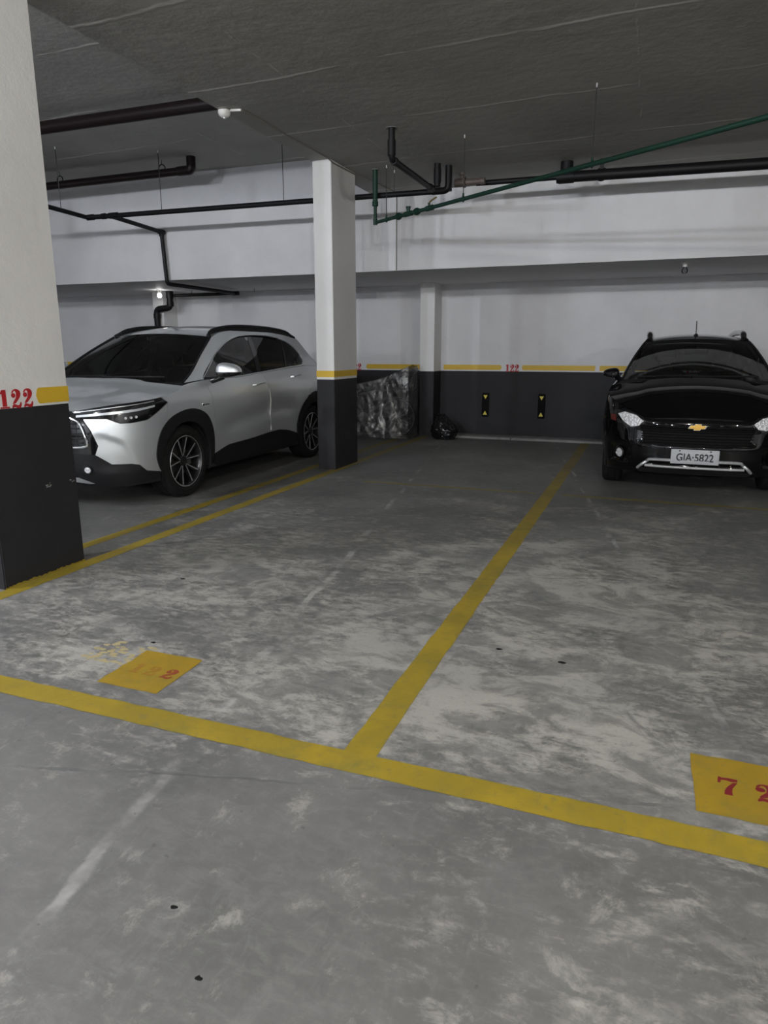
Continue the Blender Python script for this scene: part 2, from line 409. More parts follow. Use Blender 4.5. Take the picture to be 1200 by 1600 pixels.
def place(mb, M4):
    mb.v = [tuple(M4 @ Vector(p)) for p in mb.v]; return mb
def text_mb(body, size, depth=.001, sx=1.0, bold=0.):
    cu = bpy.data.curves.new('lettering', 'FONT'); cu.body = body; cu.size = size; cu.align_x = 'CENTER'; cu.align_y = 'CENTER'; cu.extrude = depth; cu.offset = size*bold
    ob = bpy.data.objects.new('lettering', cu); COL.objects.link(ob)
    me = bpy.data.meshes.new_from_object(ob.evaluated_get(bpy.context.evaluated_depsgraph_get()))
    mb = MB().raw([(p.co.x*sx, p.co.y, p.co.z) for p in me.vertices], [tuple(q.vertices) for q in me.polygons])
    bpy.data.objects.remove(ob); bpy.data.curves.remove(cu); bpy.data.meshes.remove(me); return mb

# ------------------------------------------------------------------ the garage shell
XL, XR, YF, YBK = -12.0, 7.0, -13.0, 11.05
Z_LOW, Z_HIGH, X_DROP, Y_UP, Z_SOF, Z_DADO = 3.30, 3.79, -3.55, 8.95, 2.357, 1.025
floor = struct(MB().box((XL-.2, YF-.2, -.2), (XR+.2, YBK+.2, 0)).build('floor', 'floor'), 'worn grey concrete garage floor with yellow stall lines')
def wall(name, a, b, label, dado=True):
    mb = MB()
    if dado:
        mb.box((a[0], a[1], -.2), (b[0], b[1], Z_DADO), 1); mb.box((a[0], a[1], Z_DADO), (b[0], b[1], b[2]), 0)
    else: mb.box(a, b, 0)
    return struct(mb.build(name, ['white_wall', 'dado']), label)
wall_back = wall('wall_back', (XL, YBK, 0), (XR, YBK+.2, Z_SOF), 'back wall of the stalls, white above a charcoal dado')
wall('wall_left', (XL-.2, YF, 0), (XL, YBK+.2, Z_HIGH), 'far left end wall of the garage')
wall('wall_right', (XR, YF, 0), (XR+.2, YBK+.2, Z_LOW), 'right end wall of the garage')
wall('wall_front', (XL, YF-.2, 0), (XR, YF, Z_HIGH), 'wall on the far side of the drive lane')
wall_up = struct(MB().box((XL, Y_UP, Z_SOF), (XR, YBK+.2, Z_HIGH+.3)).build('wall_upper', 'white_wall'), 'white upper wall projecting over the back of the stalls')
struct(MB().box((X_DROP, YF-.2, Z_LOW), (XR+.2, Y_UP, Z_HIGH+.3)).build('ceiling', 'ceiling'), 'low raw concrete ceiling slab over the empty stall')
struct(MB().box((XL-.2, YF-.2, Z_HIGH), (X_DROP, Y_UP, Z_HIGH+.3)).build('ceiling', 'ceiling'), 'raised concrete ceiling over the silver car')

def column(a, b, label):
    mb = MB()
    for z0, z1, mi in ((0, Z_DADO, 1), (Z_DADO, Z_LOW, 0)):
        bm = bmesh.new(); bmesh.ops.create_cube(bm, size=1)
        for q in bm.verts: q.co = Vector(((a[0]+b[0])/2+q.co.x*(b[0]-a[0]), (a[1]+b[1])/2+q.co.y*(b[1]-a[1]), (z0+z1)/2+q.co.z*(z1-z0)))
        es = [e for e in bm.edges if abs(e.verts[0].co.z-e.verts[1].co.z) > .1]
        bmesh.ops.bevel(bm, geom=es, offset=.006, segments=2, affect='EDGES')
        bm.verts.index_update(); mb.raw([q.co[:] for q in bm.verts], [[q.index for q in f.verts] for f in bm.faces], mi); bm.free()
    return struct(mb.build('column', ['pillar_white', 'dado']), label)
PA, PB = (-3.60, 2.772), (-3.38, 3.384)
CA, CB = (-3.545, 7.21), (-3.328, 7.865)
pillar = column(PA, PB, 'nearest white and charcoal column, with red number, at the left edge')
column((-2.00, -3.25), (-1.75, -2.65), 'column across the drive lane, behind the camera')
column((-7.3, -3.25), (-7.05, -2.65), 'column across the drive lane at the far left')
column((2.9, -3.25), (3.15, -2.65), 'column across the drive lane at the far right')
pillar2 = column(CA, CB, 'second column, slim white and charcoal, beside the silver car')
# stripes on the columns
def wrap_stripe(a, b, z0, z1, parent):
    e = .0015
    return MB().box((a[0]-e, a[1]-e, z0), (b[0]+e, b[1]+e, z1)).build('yellow_stripe', 'wall_yellow', parent)
wrap_stripe(CA, CB, 1.052, 1.122, pillar2)
mb = MB()
yz = [(3.138, 1.085), (3.148, 1.122), (3.162, 1.131), (3.3855, 1.131), (3.3855, 1.038), (3.162, 1.038), (3.150, 1.046)]
mb.raw([(PB[0], y, z) for y, z in yz]+[(PB[0]+.0015, y, z) for y, z in yz], [tuple(range(7, 14))[::-1]]+[(i, (i+1) % 7, 7+(i+1) % 7, 7+i) for i in range(7)])
mb.build('yellow_stripe', 'wall_yellow', pillar)
place(numerals('122', .104, 1.0, .16), Matrix.Translation((PB[0]+.0005, 2.995, 1.026)) @ Matrix(((0, 0, 1, 0), (1, 0, 0, 0), (0, 1, 0, 0), (0, 0, 0, 1)))).build('stall_number', 'red', pillar)
# chipped paint on the near column: scuffs where bumpers have touched it
random.seed(5)
def scuff(cy, cz, ry, rz, n, parent, x):
    mb = MB()
    for i in range(n):
        y, z = cy+random.gauss(0, ry), cz+random.gauss(0, rz); r = random.uniform(.003, .011); k = random.randint(5, 7)
        P = [(x+.0008, y+r*random.uniform(.5, 1.4)*math.cos(2*PI*j/k), z+.6*r*random.uniform(.5, 1.3)*math.sin(2*PI*j/k)) for j in range(k)]
        mb.raw(P, [tuple(range(k))])
    return mb.build('paint_chip', 'kerb', parent)
scuff(3.16, .545, .012, .007, 9, pillar, PB[0]); scuff(3.345, .54, .012, .006, 5, pillar, PB[0])
# overspray of line paint round the foot of the near column
mb = MB()
for i in range(26):
    y0 = PA[1]+(PB[1]-PA[1])*i/26; y1 = PA[1]+(PB[1]-PA[1])*(i+1)/26
    h0, h1 = .006+.010*random.random(), .006+.010*random.random()
    mb.raw([(PB[0]+.001, y0, 0), (PB[0]+.001, y1, 0), (PB[0]+.001, y1, h1), (PB[0]+.001, y0, h0)], [(0, 1, 2, 3)])
mb.build('paint_overspray', 'floor_yellow', pillar)

# pilasters of the back wall
def pilaster(x0, x1, label):
    y0 = 10.66
    mb = MB().box((x0, y0, 0), (x1, YBK, Z_DADO), 1).box((x0, y0, Z_DADO), (x1, YBK, Z_SOF), 0)
    return struct(mb.build('pilaster', ['pillar_white', 'dado']), label)
pilaster(-3.432, -3.201, 'shallow pilaster on the back wall beside the wrapped bicycle')
pilaster(-8.47, -8.25, 'shallow pilaster on the back wall beside the lit lamp')
# concrete kerb along the foot of the back wall, in cast lengths
for i, (x0, x1) in enumerate(((-3.20, -1.95), (-1.945, -.60), (-.595, 1.2), (1.205, 3.2), (3.205, XR))):
    struct(MB().rbox((x0, 10.645, -.02), (x1, YBK+.01, .032), .008).build('trim_%d' % (i+1), 'kerb'),
           ['grey kerb length at the wall foot, beside the bin bag', 'grey kerb length at the wall foot under the rubber wall guards',
            'grey kerb length at the wall foot behind the stall divider line', 'grey kerb length behind the black car', 'grey kerb length right of the black car'][i])

# yellow stripes and red numbers of the back wall
def wall_stripe(x0, x1, p0, p1):
    """pointed ends towards a number (p0, p1)"""
    z0, z1, zm = 1.044, 1.122, 1.083; t = .022; k = YBK/10.75; x0 *= k; x1 *= k
    P = ([(x0+t, z0), (x0+t*.4, zm-.012), (x0, zm+.004), (x0+t, z1)] if p0 else [(x0, z0), (x0, z1)])
    Q = ([(x1-t, z1), (x1, zm+.004), (x1-t*.4, zm-.012), (x1-t, z0)] if p1 else [(x1, z1), (x1, z0)])
    A = P+Q; n = len(A); y = YBK
    MB().raw([(x, y-.0015, z) for x, z in A]+[(x, y, z) for x, z in A], [tuple(range(n))[::-1]]+[(i, (i+1) % n, n+(i+1) % n, n+i) for i in range(n)]).build('yellow_stripe', 'wall_yellow', wall_back)
def wall_number(x, t='122'):
    place(numerals(t, .111, .92, .10), Matrix.Translation((x*YBK/10.75, YBK-.0005, 1.02)) @ Matrix.Rotation(PI/2, 4, 'X')).build('stall_number', 'red', wall_back)
for x0, x1, a, b in ((-3.066, -2.146, 0, 1), (-1.844, -.774, 1, 0), (-.712, .38, 0, 1), (.70, 1.76, 1, 0), (1.83, 2.9, 0, 1),
                     (-4.385, -3.345, 1, 0), (-5.75, -4.68, 0, 1), (-6.88, -5.81, 1, 0), (-8.2, -7.21, 0, 1), (-10.04, -8.43, 1, 0), (-11.9, -10.32, 0, 1)):
    wall_stripe(x0, x1, a, b)
for x in (-1.99, -4.575, -7.05, -10.18, .54): wall_number(x)

# painted floor lines, thin coats of paint on the concrete
def floor_line(x0, x1, y0, y1, mat='floor_yellow', wob=.0016, z=.0012, seed=0):
    rnd = random.Random(seed); lx, ly = x1-x0, y1-y0; n = max(4, int(max(lx, ly)/.06)); along_y = ly > lx
    a, b = [], []
    for i in range(n+1):
        t = i/n; e0, e1 = rnd.gauss(0, wob), rnd.gauss(0, wob)
        if along_y: a.append((x0+e0, y0+ly*t)); b.append((x1+e1, y0+ly*t))
        else: a.append((x0+lx*t, y0+e0)); b.append((x0+lx*t, y1+e1))
    v = [(*p, z) for p in a]+[(*p, z) for p in b]; m = n+1
    f = [(i, i+m, i+1+m, i+1) if along_y else (i, i+1, i+1+m, i+m) for i in range(n)]
    f = [q if not along_y else q for q in f]
    return MB().raw(v, f).build('yellow_line', mat, floor)
floor_line(-3.375, -3.268, .2, 10.64, seed=1)
floor_line(-3.70, -3.600, .2, 10.64, seed=2)
floor_line(-.888, -.772, 1.955, 10.64, seed=3)
floor_line(XL, XR, 1.845, 1.958, seed=4, z=.0016)
floor_line(1.60, 1.71, 1.955, 10.64, seed=6)
M['old_yellow'] = line_paint('old_faded_yellow_paint', (.20, .165, .05), (.25, .20, .05), 1.0)
floor_line(-2.75, -.95, 6.62, 6.69, 'old_yellow', .008, seed=7); floor_line(-.70, 1.6, 6.62, 6.69, 'old_yellow', .008, seed=8)
def number_plate(x0, x1, y0, y1, text, mats, xs, skew=0., h=.082):
    rnd = random.Random(x0); q = []
    for a, b in (((x0, y0), (x1, y0)), ((x1, y0), (x1, y1)), ((x1, y1), (x0, y1)), ((x0, y1), (x0, y0))):
        q += [(a[0]+(b[0]-a[0])*i/6+rnd.gauss(0, .002), a[1]+(b[1]-a[1])*i/6+rnd.gauss(0, .002)) for i in range(6)]
    pl = MB().raw([(x+skew*(y-y0), y, .0014) for x, y in q], [tuple(range(24))]).build('number_panel', 'plate_yellow', floor)
    for ch, m, x in zip(text, mats, xs):
        place(numerals(ch, h, 1.05, .1, .0004), Matrix.Translation((x, (y0+y1)/2-h*.5, .0016))).build('stencil_digit', m, pl)
number_plate(-2.06, -1.758, 2.057, 2.385, '122', ['red_ghost', 'red_ghost', 'red_faded'], (-1.985, -1.905, -1.818), -.02)
number_plate(.232, .545, 2.035, 2.362, '72', ['red_floor', 'red_floor'], (.332, .44), -.01, .095)
# traces of an older number panel beside the left one
rnd = random.Random(9); mb = MB()
for i in range(60):
    x, y = rnd.uniform(-2.30, -2.05), rnd.uniform(2.22, 2.42); r = rnd.uniform(.004, .02); k = 7
    mb.raw([(x+1.3*r*rnd.uniform(.6, 1.3)*math.cos(2*PI*j/k), y+.7*r*rnd.uniform(.6, 1.3)*math.sin(2*PI*j/k), .0010+i*1e-6) for j in range(k)], [tuple(range(k))])
mb.build('old_paint_trace', 'yellow_ghost', floor)['kind'] = 'stuff'
# dark blobs trodden into the concrete
rnd = random.Random(3)
for x, y, r in ((-2.099, 2.468, .016), (-.556, 2.974, .018), (-.268, 2.932, .020), (-.825, 1.026, .012), (-1.002, 1.174, .012), (-2.55, 3.30, .02), (-.12, 1.05, .010)):
    r *= .6; k = 10; P = [(x+1.4*r*rnd.uniform(.7, 1.2)*math.cos(2*PI*j/k), y+r*rnd.uniform(.7, 1.2)*math.sin(2*PI*j/k), 0) for j in range(k)]
    MB().raw(P+[(x+(p[0]-x)*.6, y+(p[1]-y)*.6, .002) for p in P], [tuple(range(k, 2*k))]+[(j, (j+1) % k, k+(j+1) % k, k+j) for j in range(k)]).build('trodden_blob', 'rubber', floor)

# ------------------------------------------------------------------ lamps of the drive lane
def lane_lamp(i, x, y, col, s):
    where = ['over the lane in front of the silver car', 'over the lane in front of the empty stall', 'added to brighten the silver car front, left of the near column', 'over the lane at the far right',
             'across the lane, left of the three', 'across the lane, middle of the three', 'across the lane, right of the three'][i]
    zc = Z_HIGH if x < X_DROP else Z_LOW
    t = thing('ceiling_bulb', 'lit round bulb in a white socket '+where, 'lamp', (x, y, zc), 0, 'lane bulbs')
    z0 = 3.19-zc
    MB().lathe([(0, .05), (-.012, .05), (-.02, .03), (z0+.06, .028), (z0+.045, .030), (z0+.04, 0)], 18, axis='z').build('socket', 'white_plastic', t)
    MB().lathe([(z0+.042, .030), (z0+.02, .050), (z0, .055), (z0-.03, .048), (z0-.052, .028), (z0-.06, 0)], 10, axis='z').build('bulb', emit('lit_bulb_%d' % i, col, s), t)
for i, q in enumerate(LAMPS): lane_lamp(i, *q)

# ------------------------------------------------------------------ pipes
def bend(pts, r=.06, n=5):
    """round the corners of a polyline"""
    P = [Vector(p) for p in pts]; out = [P[0]]
    for a, b, c in zip(P, P[1:], P[2:]):
        d0, d1 = (a-b), (c-b); k = min(r, d0.length*.45, d1.length*.45); p, q = b+d0.normalized()*k, b+d1.normalized()*k
        out += [(p*(1-t)**2+b*2*t*(1-t)+q*t*t) for t in [j/n for j in range(n+1)]]
    return [tuple(p) for p in out+[P[-1]]]
def sleeve(parent, a, b, r, mat, name='coupling'):
    return MB().tube([a, b], r, 14).build(name, mat, parent)
def rod(parent, x, y, z0, z1, r=.004, anchor=True):
    o = MB().tube([(x, y, z0), (x, y, z1)], r, 6).build('hanger_rod', 'rod', parent)
    if anchor: MB().tube([(x, y, z1-.03), (x, y, z1)], r*1.6, 8).build('anchor', 'anchor', o)
    return o
def ring(parent, c, R, r, axis='x', mat='black_pvc', name='pipe_clamp'):
    n = 20
    P = [(c[0]+(0 if axis == 'x' else R*math.cos(2*PI*k/n)), c[1]+(R*math.cos(2*PI*k/n) if axis == 'x' else 0), c[2]+R*math.sin(2*PI*k/n)) for k in range(n)]
    return MB().tube(P, r, 6, closed=True).build(name, mat, parent)

# thick brown pipe that runs into the lower slab
t = thing('drain_pipe', 'thick brown drain pipe running into the side of the lower slab', 'pipe', (-6, 6.16, 3.6))
y, z = 0, 0
MB().tube([(-4.5, y, z), (2.55, y, z)], .062, 18).build('pipe_run', 'brown_pvc', t)
ring(t, (-.32, 0, .05), .085, .008, 'x'); rod(t, -.32, 0, .13, .19, .005, False)
# second brown pipe with the elbow up into the ceiling
t = thing('drain_pipe', 'brown drain pipe under the raised ceiling, turning up at an elbow', 'pipe', (-5.81, 8.27, 3.63))
MB().tube([(-5.5, 0, -.03), (-.09, 0, 0)], .052, 16).build('pipe_run', 'brown_pvc', t)
MB().tube(bend([(-.12, 0, 0), (0, 0, 0), (0, 0, .16)], .07, 7), .060, 16).build('elbow', 'brown_pvc', t)
for x in (-.46, -2.2, -4.0): ring(t, (x, 0, .055), .05, .007, 'y'); rod(t, x, 0, .10, .16, .004, False)
sleeve(t, (-.20, 0, 0), (-.12, 0, 0), .060, 'brown_pvc')

# long thin black pipe along the stalls with the branch that feeds down the wall
Z3, Y3 = 3.045, 7.88
t = thing('drain_pipe', 'long thin black pipe hung on rods behind the second column', 'pipe', (-4.5, Y3, Z3))
g = lambda p: tuple(np.subtract(p, (-4.5, Y3, Z3)))
MB().tube([g((-7.22, Y3, Z3+.03)), g((-2.42, Y3, Z3))], .030, 14).build('pipe_run', 'black_pvc', t)
MB().tube(bend([g((-7.05, 4.6, Z3+.08)), g((-7.22, Y3-.02, Z3+.03)), g((-7.0, Y3, Z3+.03))], .05), .029, 12).build('pipe_run', 'black_pvc', t)
for x0, x1 in ((-7.23, -7.12), (-6.98, -6.92), (-6.86, -6.72)): sleeve(t, g((x0, Y3, Z3+.03)), g((x1, Y3, Z3+.03)), .037, 'black_pvc')
MB().tube(bend([g((-6.82, Y3, Z3+.02)), g((-6.80, 8.86, Z3-.03)), g((-6.76, 8.86, 2.298)), g((-6.73, 10.60, 2.29))], .06), .029, 12).build('branch_pipe', 'black_pvc', t)
sleeve(t, g((-6.80, 8.80, Z3-.03)), g((-6.80, 8.91, Z3-.03)), .036, 'black_pvc', 'elbow'); sleeve(t, g((-6.80, 8.86, Z3-.09)), g((-6.80, 8.86, Z3-.0)), .036, 'black_pvc', 'elbow')
MB().tube(bend([g((-6.71, 10.62, 2.29)), g((-7.2, 10.62, 2.285)), g((-7.972, 10.62, 2.285))], .05), .026, 12).build('branch_pipe', 'black_pvc', t)
sleeve(t, g((-6.66, 10.62, 2.29)), g((-6.78, 10.62, 2.29)), .036, 'black_pvc', 'elbow')
for x in (-6.35, -7.6): rod(t, *g((x, 10.62, 2.30))[:2], 2.30-Z3, Z_SOF-Z3, .004, False)
for x, yy in ((-7.1, 7.30), (-6.02, Y3), (-4.26, Y3), (-2.86, Y3)):
    rod(t, x+4.5, yy-Y3, .03, (Z_HIGH if x < X_DROP else Z_LOW)-Z3, .0045)
# thick drain behind the silver car, with an offset
t = thing('drain_pipe', 'thick black drain with an S offset behind the silver car roof', 'pipe', (-8.34, 10.585, 0))
MB().tube(bend([(.30, 0, Z_SOF), (.30, 0, 2.08), (0, 0, 2.06), (0, 0, 0.0)], .085, 7), .055, 16).build('pipe_run', 'black_pvc', t)
sleeve(t, (.30, 0, 2.24), (.30, 0, 2.357), .064, 'black_pvc'); sleeve(t, (.30, 0, 2.10), (.30, 0, 2.18), .062, 'black_pvc')
sleeve(t, (0, 0, 1.90), (0, 0, 1.98), .062, 'black_pvc')
# pipe that drops from the slab and runs back to the junction
t = thing('drain_pipe', 'black pipe dropping from the slab and running back to the junction', 'pipe', (-2.37, 6.455, 3.04))
MB().tube(bend([(0, 0, .26), (0, 0, 0), (-.0, 1.275, 0)], .06), .030, 14).build('pipe_run', 'black_pvc', t)
sleeve(t, (0, 0, .03), (0, 0, .16), .037, 'black_pvc', 'elbow'); sleeve(t, (0, .035, 0), (0, .10, 0), .037, 'black_pvc', 'elbow')
sleeve(t, (0, 1.17, 0), (0, 1.275, 0), .038, 'black_pvc')
MB().lathe([(.258, .031), (.256, .05), (.26, .055)], 16, axis='z').build('ceiling_ring', 'kerb', t)
# junction with two stubs going up
t = thing('drain_pipe', 'junction of black pipes with two stubs up into the slab', 'pipe', (-2.30, 7.90, 3.05))
MB().tube(bend([(-.12, -.0, 0), (.06, 0, 0), (.06, 0, .25)], .06), .036, 14).build('elbow', 'black_pvc', t)
MB().tube([(-.03, -.12, 0.02), (-.03, -.12, .25)], .036, 14).build('stub', 'black_pvc', t)
MB().tube([(.055, .04, .0), (.055, .04, .25)], .034, 14).build('stub', 'black_pvc', t)
sleeve(t, (-.03, -.12, .06), (-.03, -.12, .20), .041, 'black_pvc')
# right-hand pipe, thin then thick
t = thing('drain_pipe', 'thick black drain along the back right, thin at its left end', 'pipe', (-1.02, 8.2, 3.15))
MB().tube([(-.98, 0, .012), (-.10, 0, .005)], .028, 14).build('pipe_run', 'black_pvc', t)
MB().tube([(-.03, 0, 0), (7.9, 0, -.12)], .055, 18).build('pipe_run', 'black_pvc', t)
MB().tube(bend([(-.10, 0, .0), (0, 0, .0), (0, 0, .15)], .05), .058, 16).build('elbow', 'black_pvc', t)
sleeve(t, (-.08, 0, 0), (.08, 0, 0), .064, 'black_pvc'); sleeve(t, (0, 0, .06), (0, 0, .15), .066, 'black_pvc')
for x in (.36, 2.2): ring(t, (x, 0, -.005*x), .062, .008, 'y'); MB().box((x-.02, -.008, .05), (x+.02, .008, .15)).build('hanger_strap', 'black_pvc', t)
v = thing('pipe_valve', 'taupe valve body with a stubby handle on the thin black pipe', 'valve', (-2.20, 8.10, 3.16))
MB().lathe([(-.02, .0), (-.02, .045), (.07, .045), (.075, .055), (.10, .055), (.105, .034), (.26, .032), (.265, .037), (.32, .037), (.32, 0)], 18).build('body', 'taupe_pvc', v)
MB().lathe([(.03, .02), (.07, .018), (.075, .035), (.10, .035), (.10, 0)], 14, axis='z', c=(.06, 0, 0)).build('handle', 'taupe_pvc', v)

# green water pipe running obliquely under the slab
gx, gy, gz = -3.05, 7.78, 2.748
t = thing('water_pipe', 'green water pipe slanting under the slab towards the right', 'pipe', (gx, gy, gz))
dx, dy = 1.2455, -.895; ln = math.hypot(dx, dy); ux, uy = dx/ln, dy/ln
gp = lambda s, z=0.0: (ux*s, uy*s, z-.003*s)
MB().tube([(0, 0, .19), (0, 0, .552)], .029, 14).build('riser', 'green_pvc', t)
MB().tube(bend([(0, 0, .20), (0, 0, 0), gp(.3)], .03), .019, 12).build('drop_pipe', 'green_pvc', t)
MB().lathe([(.17, .02), (.175, .034), (.22, .034), (.225, .03)], 14, axis='z').build('coupling', 'green_pvc', t)
MB().lathe([(.548, .03), (.546, .045), (.552, .048)], 14, axis='z').build('ceiling_ring', 'kerb', t)
MB().tube([gp(.25), gp(6.2)], .019, 12).build('pipe_run', 'green_pvc', t)
sleeve(t, (0, 0, -.022), (0, 0, .04), .025, 'green_pvc', 'elbow')
for s in (.46, .79): sleeve(t, gp(s-.012), gp(s+.012), .036, 'green_pvc', 'union_nut'); sleeve(t, gp(s-.04), gp(s+.04), .026, 'green_pvc')
vb = MB().tube([gp(.58), gp(.70)], .026, 12).tube([gp(.64), gp(.64, .06)], .020, 10).tube([gp(.64, .055), gp(.64, .072)], .026, 10).build('valve', 'green_pvc', t)
v2 = MB().tube([gp(.96), gp(1.06)], .027, 12).tube([gp(1.0), gp(1.0, .05)], .012, 8).build('ball_valve', 'green_pvc', t)
MB().tube([gp(1.0, .05), gp(1.03, .065), gp(1.12, .085)], .008, 6).build('lever', 'brass', v2)
for s in (.225, 1.535, 3.07):
    o = rod(t, ux*s, uy*s, .02, Z_LOW-gz, .0045); ring(t, gp(s), .022, .008, 'x', 'green_pvc'); MB().tube([gp(s, .018), gp(s, .05)], .010, 8).build('clamp_nut', 'green_pvc', o)

# smoke detector and the conduit along the slab edge
t = thing('smoke_detector', 'white dome detector on the slab edge with a short white arm', 'detector', (-3.50, 5.49, Z_LOW))
MB().lathe([(0, .055), (-.008, .056), (-.012, .045)], 24, axis='z').build('base', 'conduit', t)
MB().lathe([(-.012, .050), (-.03, .052), (-.05, .044), (-.062, .028), (-.065, .0)], 24, axis='z').build('dome', 'white_plastic', t)
MB().lathe([(-.064, .014), (-.074, .012), (-.075, 0)], 14, axis='z').build('sensor', 'satin', t)
MB().tube([(.04, .012, -.012), (.14, .035, -.012)], .010, 8).build('arm', 'white_plastic', t)
tag(MB().tube(bend([(-3.36, 5.53, 3.292), (-3.345, 6.4, 3.292), (-3.325, 7.15, 3.290), (-3.316, 7.25, 3.27), (-3.316, 7.86, 3.285), (-3.25, 8.30, 3.292), (-3.215, 8.93, 3.292), (-3.212, 8.94, 3.2), (-3.212, 8.94, 2.36)], .03), .0065, 6).build('cable_conduit', 'conduit'), 'thin grey conduit from the detector over the column and down the wall', 'conduit')
# bulb holders under the soffit
def bulb(x, y, label, lit):
    t = thing('bulb_lamp', label, 'lamp', (x, y, Z_SOF))
    MB().lathe([(0, .045), (-.012, .045), (-.02, .028), (-.05, .026), (-.05, 0)], 18, axis='z').build('socket', 'white_plastic', t)
    MB().lathe([(-.045, .018), (-.06, .024), (-.085, .036), (-.105, .036), (-.125, .022), (-.132, 0)], 18, axis='z').build('bulb', emit('lit_bulb', (1, .98, .95), 9) if lit else 'lens', t)
    return t
bulb(-8.02, 10.28, 'small lit round lamp under the soffit behind the silver car', True)
b2 = bulb(.27, 9.35, 'unlit bare bulb in a holder under the soffit above the black car', False)

# ------------------------------------------------------------------ rubber guards, bag, wrapped bicycle
def guard(x, label):
    t = thing('wall_guard', label, 'wall guard', (x*1.03, YBK, .497), 0, 'rubber wall guards')
    MB().rbox((-.055, -.032, -.19), (.055, 0, .19), .014).build('pad', 'rubber', t)
    for s in (-1, 1):
        A = [(-.034, .155*s), (.034, .155*s), (0, .155*s-.062*s)]
        v = [(x_, -.0335, z_) for x_, z_ in A]+[(x_, -.030, z_) for x_, z_ in A]
        f = [(0, 1, 2), (5, 4, 3), (0, 3, 4, 1), (1, 4, 5, 2), (2, 5, 3, 0)]
        v = [(p[0], p[1], p[2]) for p in v]
        MB().raw(v, f if s < 0 else [q[::-1] for q in f]).build('reflective_triangle', 'yellow_refl', t)
guard(-2.372, 'black rubber wall guard with yellow triangles, nearer the bin bag')
guard(-1.515, 'black rubber wall guard with yellow triangles, nearer the black car')

def bin_bag():
    t = thing('bin_bag', 'full black plastic bin bag against the pilaster', 'bag', (-2.93, 10.42, 0))
    bm = bmesh.new(); bmesh.ops.create_icosphere(bm, subdivisions=5, radius=1)
    from mathutils import noise
    for v in bm.verts:
        p = v.co.copy(); r = 1+.16*noise.noise(p*1.7)+.20*abs(noise.noise(p*3.1+Vector((4, 1, 2))))+.10*abs(noise.noise(p*7.5))
        q = p*r; lean = max(0, q.z)
        v.co = Vector((q.x*.20*(1-.50*lean)-.06*lean, q.y*.17*(1-.45*lean), max(0.004, .15+q.z*(.22 if q.z > 0 else .20))))
    mb = MB().raw([v.co[:] for v in bm.verts], [[v.index for v in f.verts] for f in bm.faces], 0, True); bm.free()
    mb.build('bag', 'bag', t, sharp=28)
    mb = MB(); rnd = random.Random(2)
    for k in range(9):
        a = 2*PI*k/9; l = rnd.uniform(.04, .075)
        mb.raw([(-.075+.015*math.cos(a), .015*math.sin(a), .345), (-.075+.015*math.cos(a+.5), .015*math.sin(a+.5), .345), (-.075+l*math.cos(a+.4), l*math.sin(a+.4), .345+rnd.uniform(.02, .05)), (-.075+l*math.cos(a), l*math.sin(a), .345+rnd.uniform(.03, .06))], [(0, 1, 2, 3)])
    mb.build('tied_neck', 'bag', t)
bin_bag()

def bicycle():
    t = thing('bicycle', 'grey bicycle standing under a clear plastic sheet', 'bicycle', (-4.22, 10.43, 0))
    R = .31
    def whl(x):
        w = MB().lathe([(-.018, R-.02), (-.02, R-.008), (0, R), (.02, R-.008), (.018, R-.02)], 40, axis='y', c=(x, 0, R+.004), closed=True).build('tyre', 'tyre', t)
        MB().lathe([(-.012, R-.038), (-.012, R-.02), (.012, R-.02), (.012, R-.038)], 40, axis='y', c=(x, 0, R+.004), closed=True).build('rim', 'alloy_face', w)
        mb = MB()
        for k in range(16):
            a = 2*PI*k/16; mb.tube([(x, (-1)**k*.02, R), (x+(R-.03)*math.cos(a), 0, R+(R-.03)*math.sin(a))], .0022, 4, cap=False)
        mb.tube([(x, -.05, R), (x, .05, R)], .018, 10); mb.build('spokes', 'alloy_face', w)
    whl(-.50); whl(.50)
    bb, st, hd, hb = (-.06, 0, .29), (-.19, 0, .66), (.33, 0, .74), (.36, 0, .64)
    mb = MB()
    for a, b, r in ((bb, st, .016), (st, hd, .016), (bb, hb, .019), (hd, hb, .019), (st, (-.5, 0, R), .009), (bb, (-.5, 0, R), .010), (hb, (.5, 0, R), .014)): mb.tube([a, b], r, 8)
    mb.build('frame', 'bike_grey', t)
    MB().tube([st, (-.21, 0, .73)], .013, 8).build('seat_post', 'alloy_face', t)
    MB().rbox((-.34, -.07, .72), (-.09, .07, .765), .022).build('saddle', 'rubber', t)
    MB().tube([hd, (.31, 0, .82), (.36, 0, .85)], .013, 8).tube([(.34, -.20, .85), (.37, -.1, .855), (.37, .08, .855), (.34, .12, .85)], .012, 8).build('handlebar', 'alloy_face', t)
    MB().tube([(-.06, -.06, .29), (.06, -.06, .17), (.06, -.12, .17)], .009, 6).lathe([(-.05, .0), (-.05, .09), (-.044, .09), (-.044, 0)], 24, axis='y', c=(-.06, 0, .29)).build('crank', 'alloy_face', t)
bicycle()
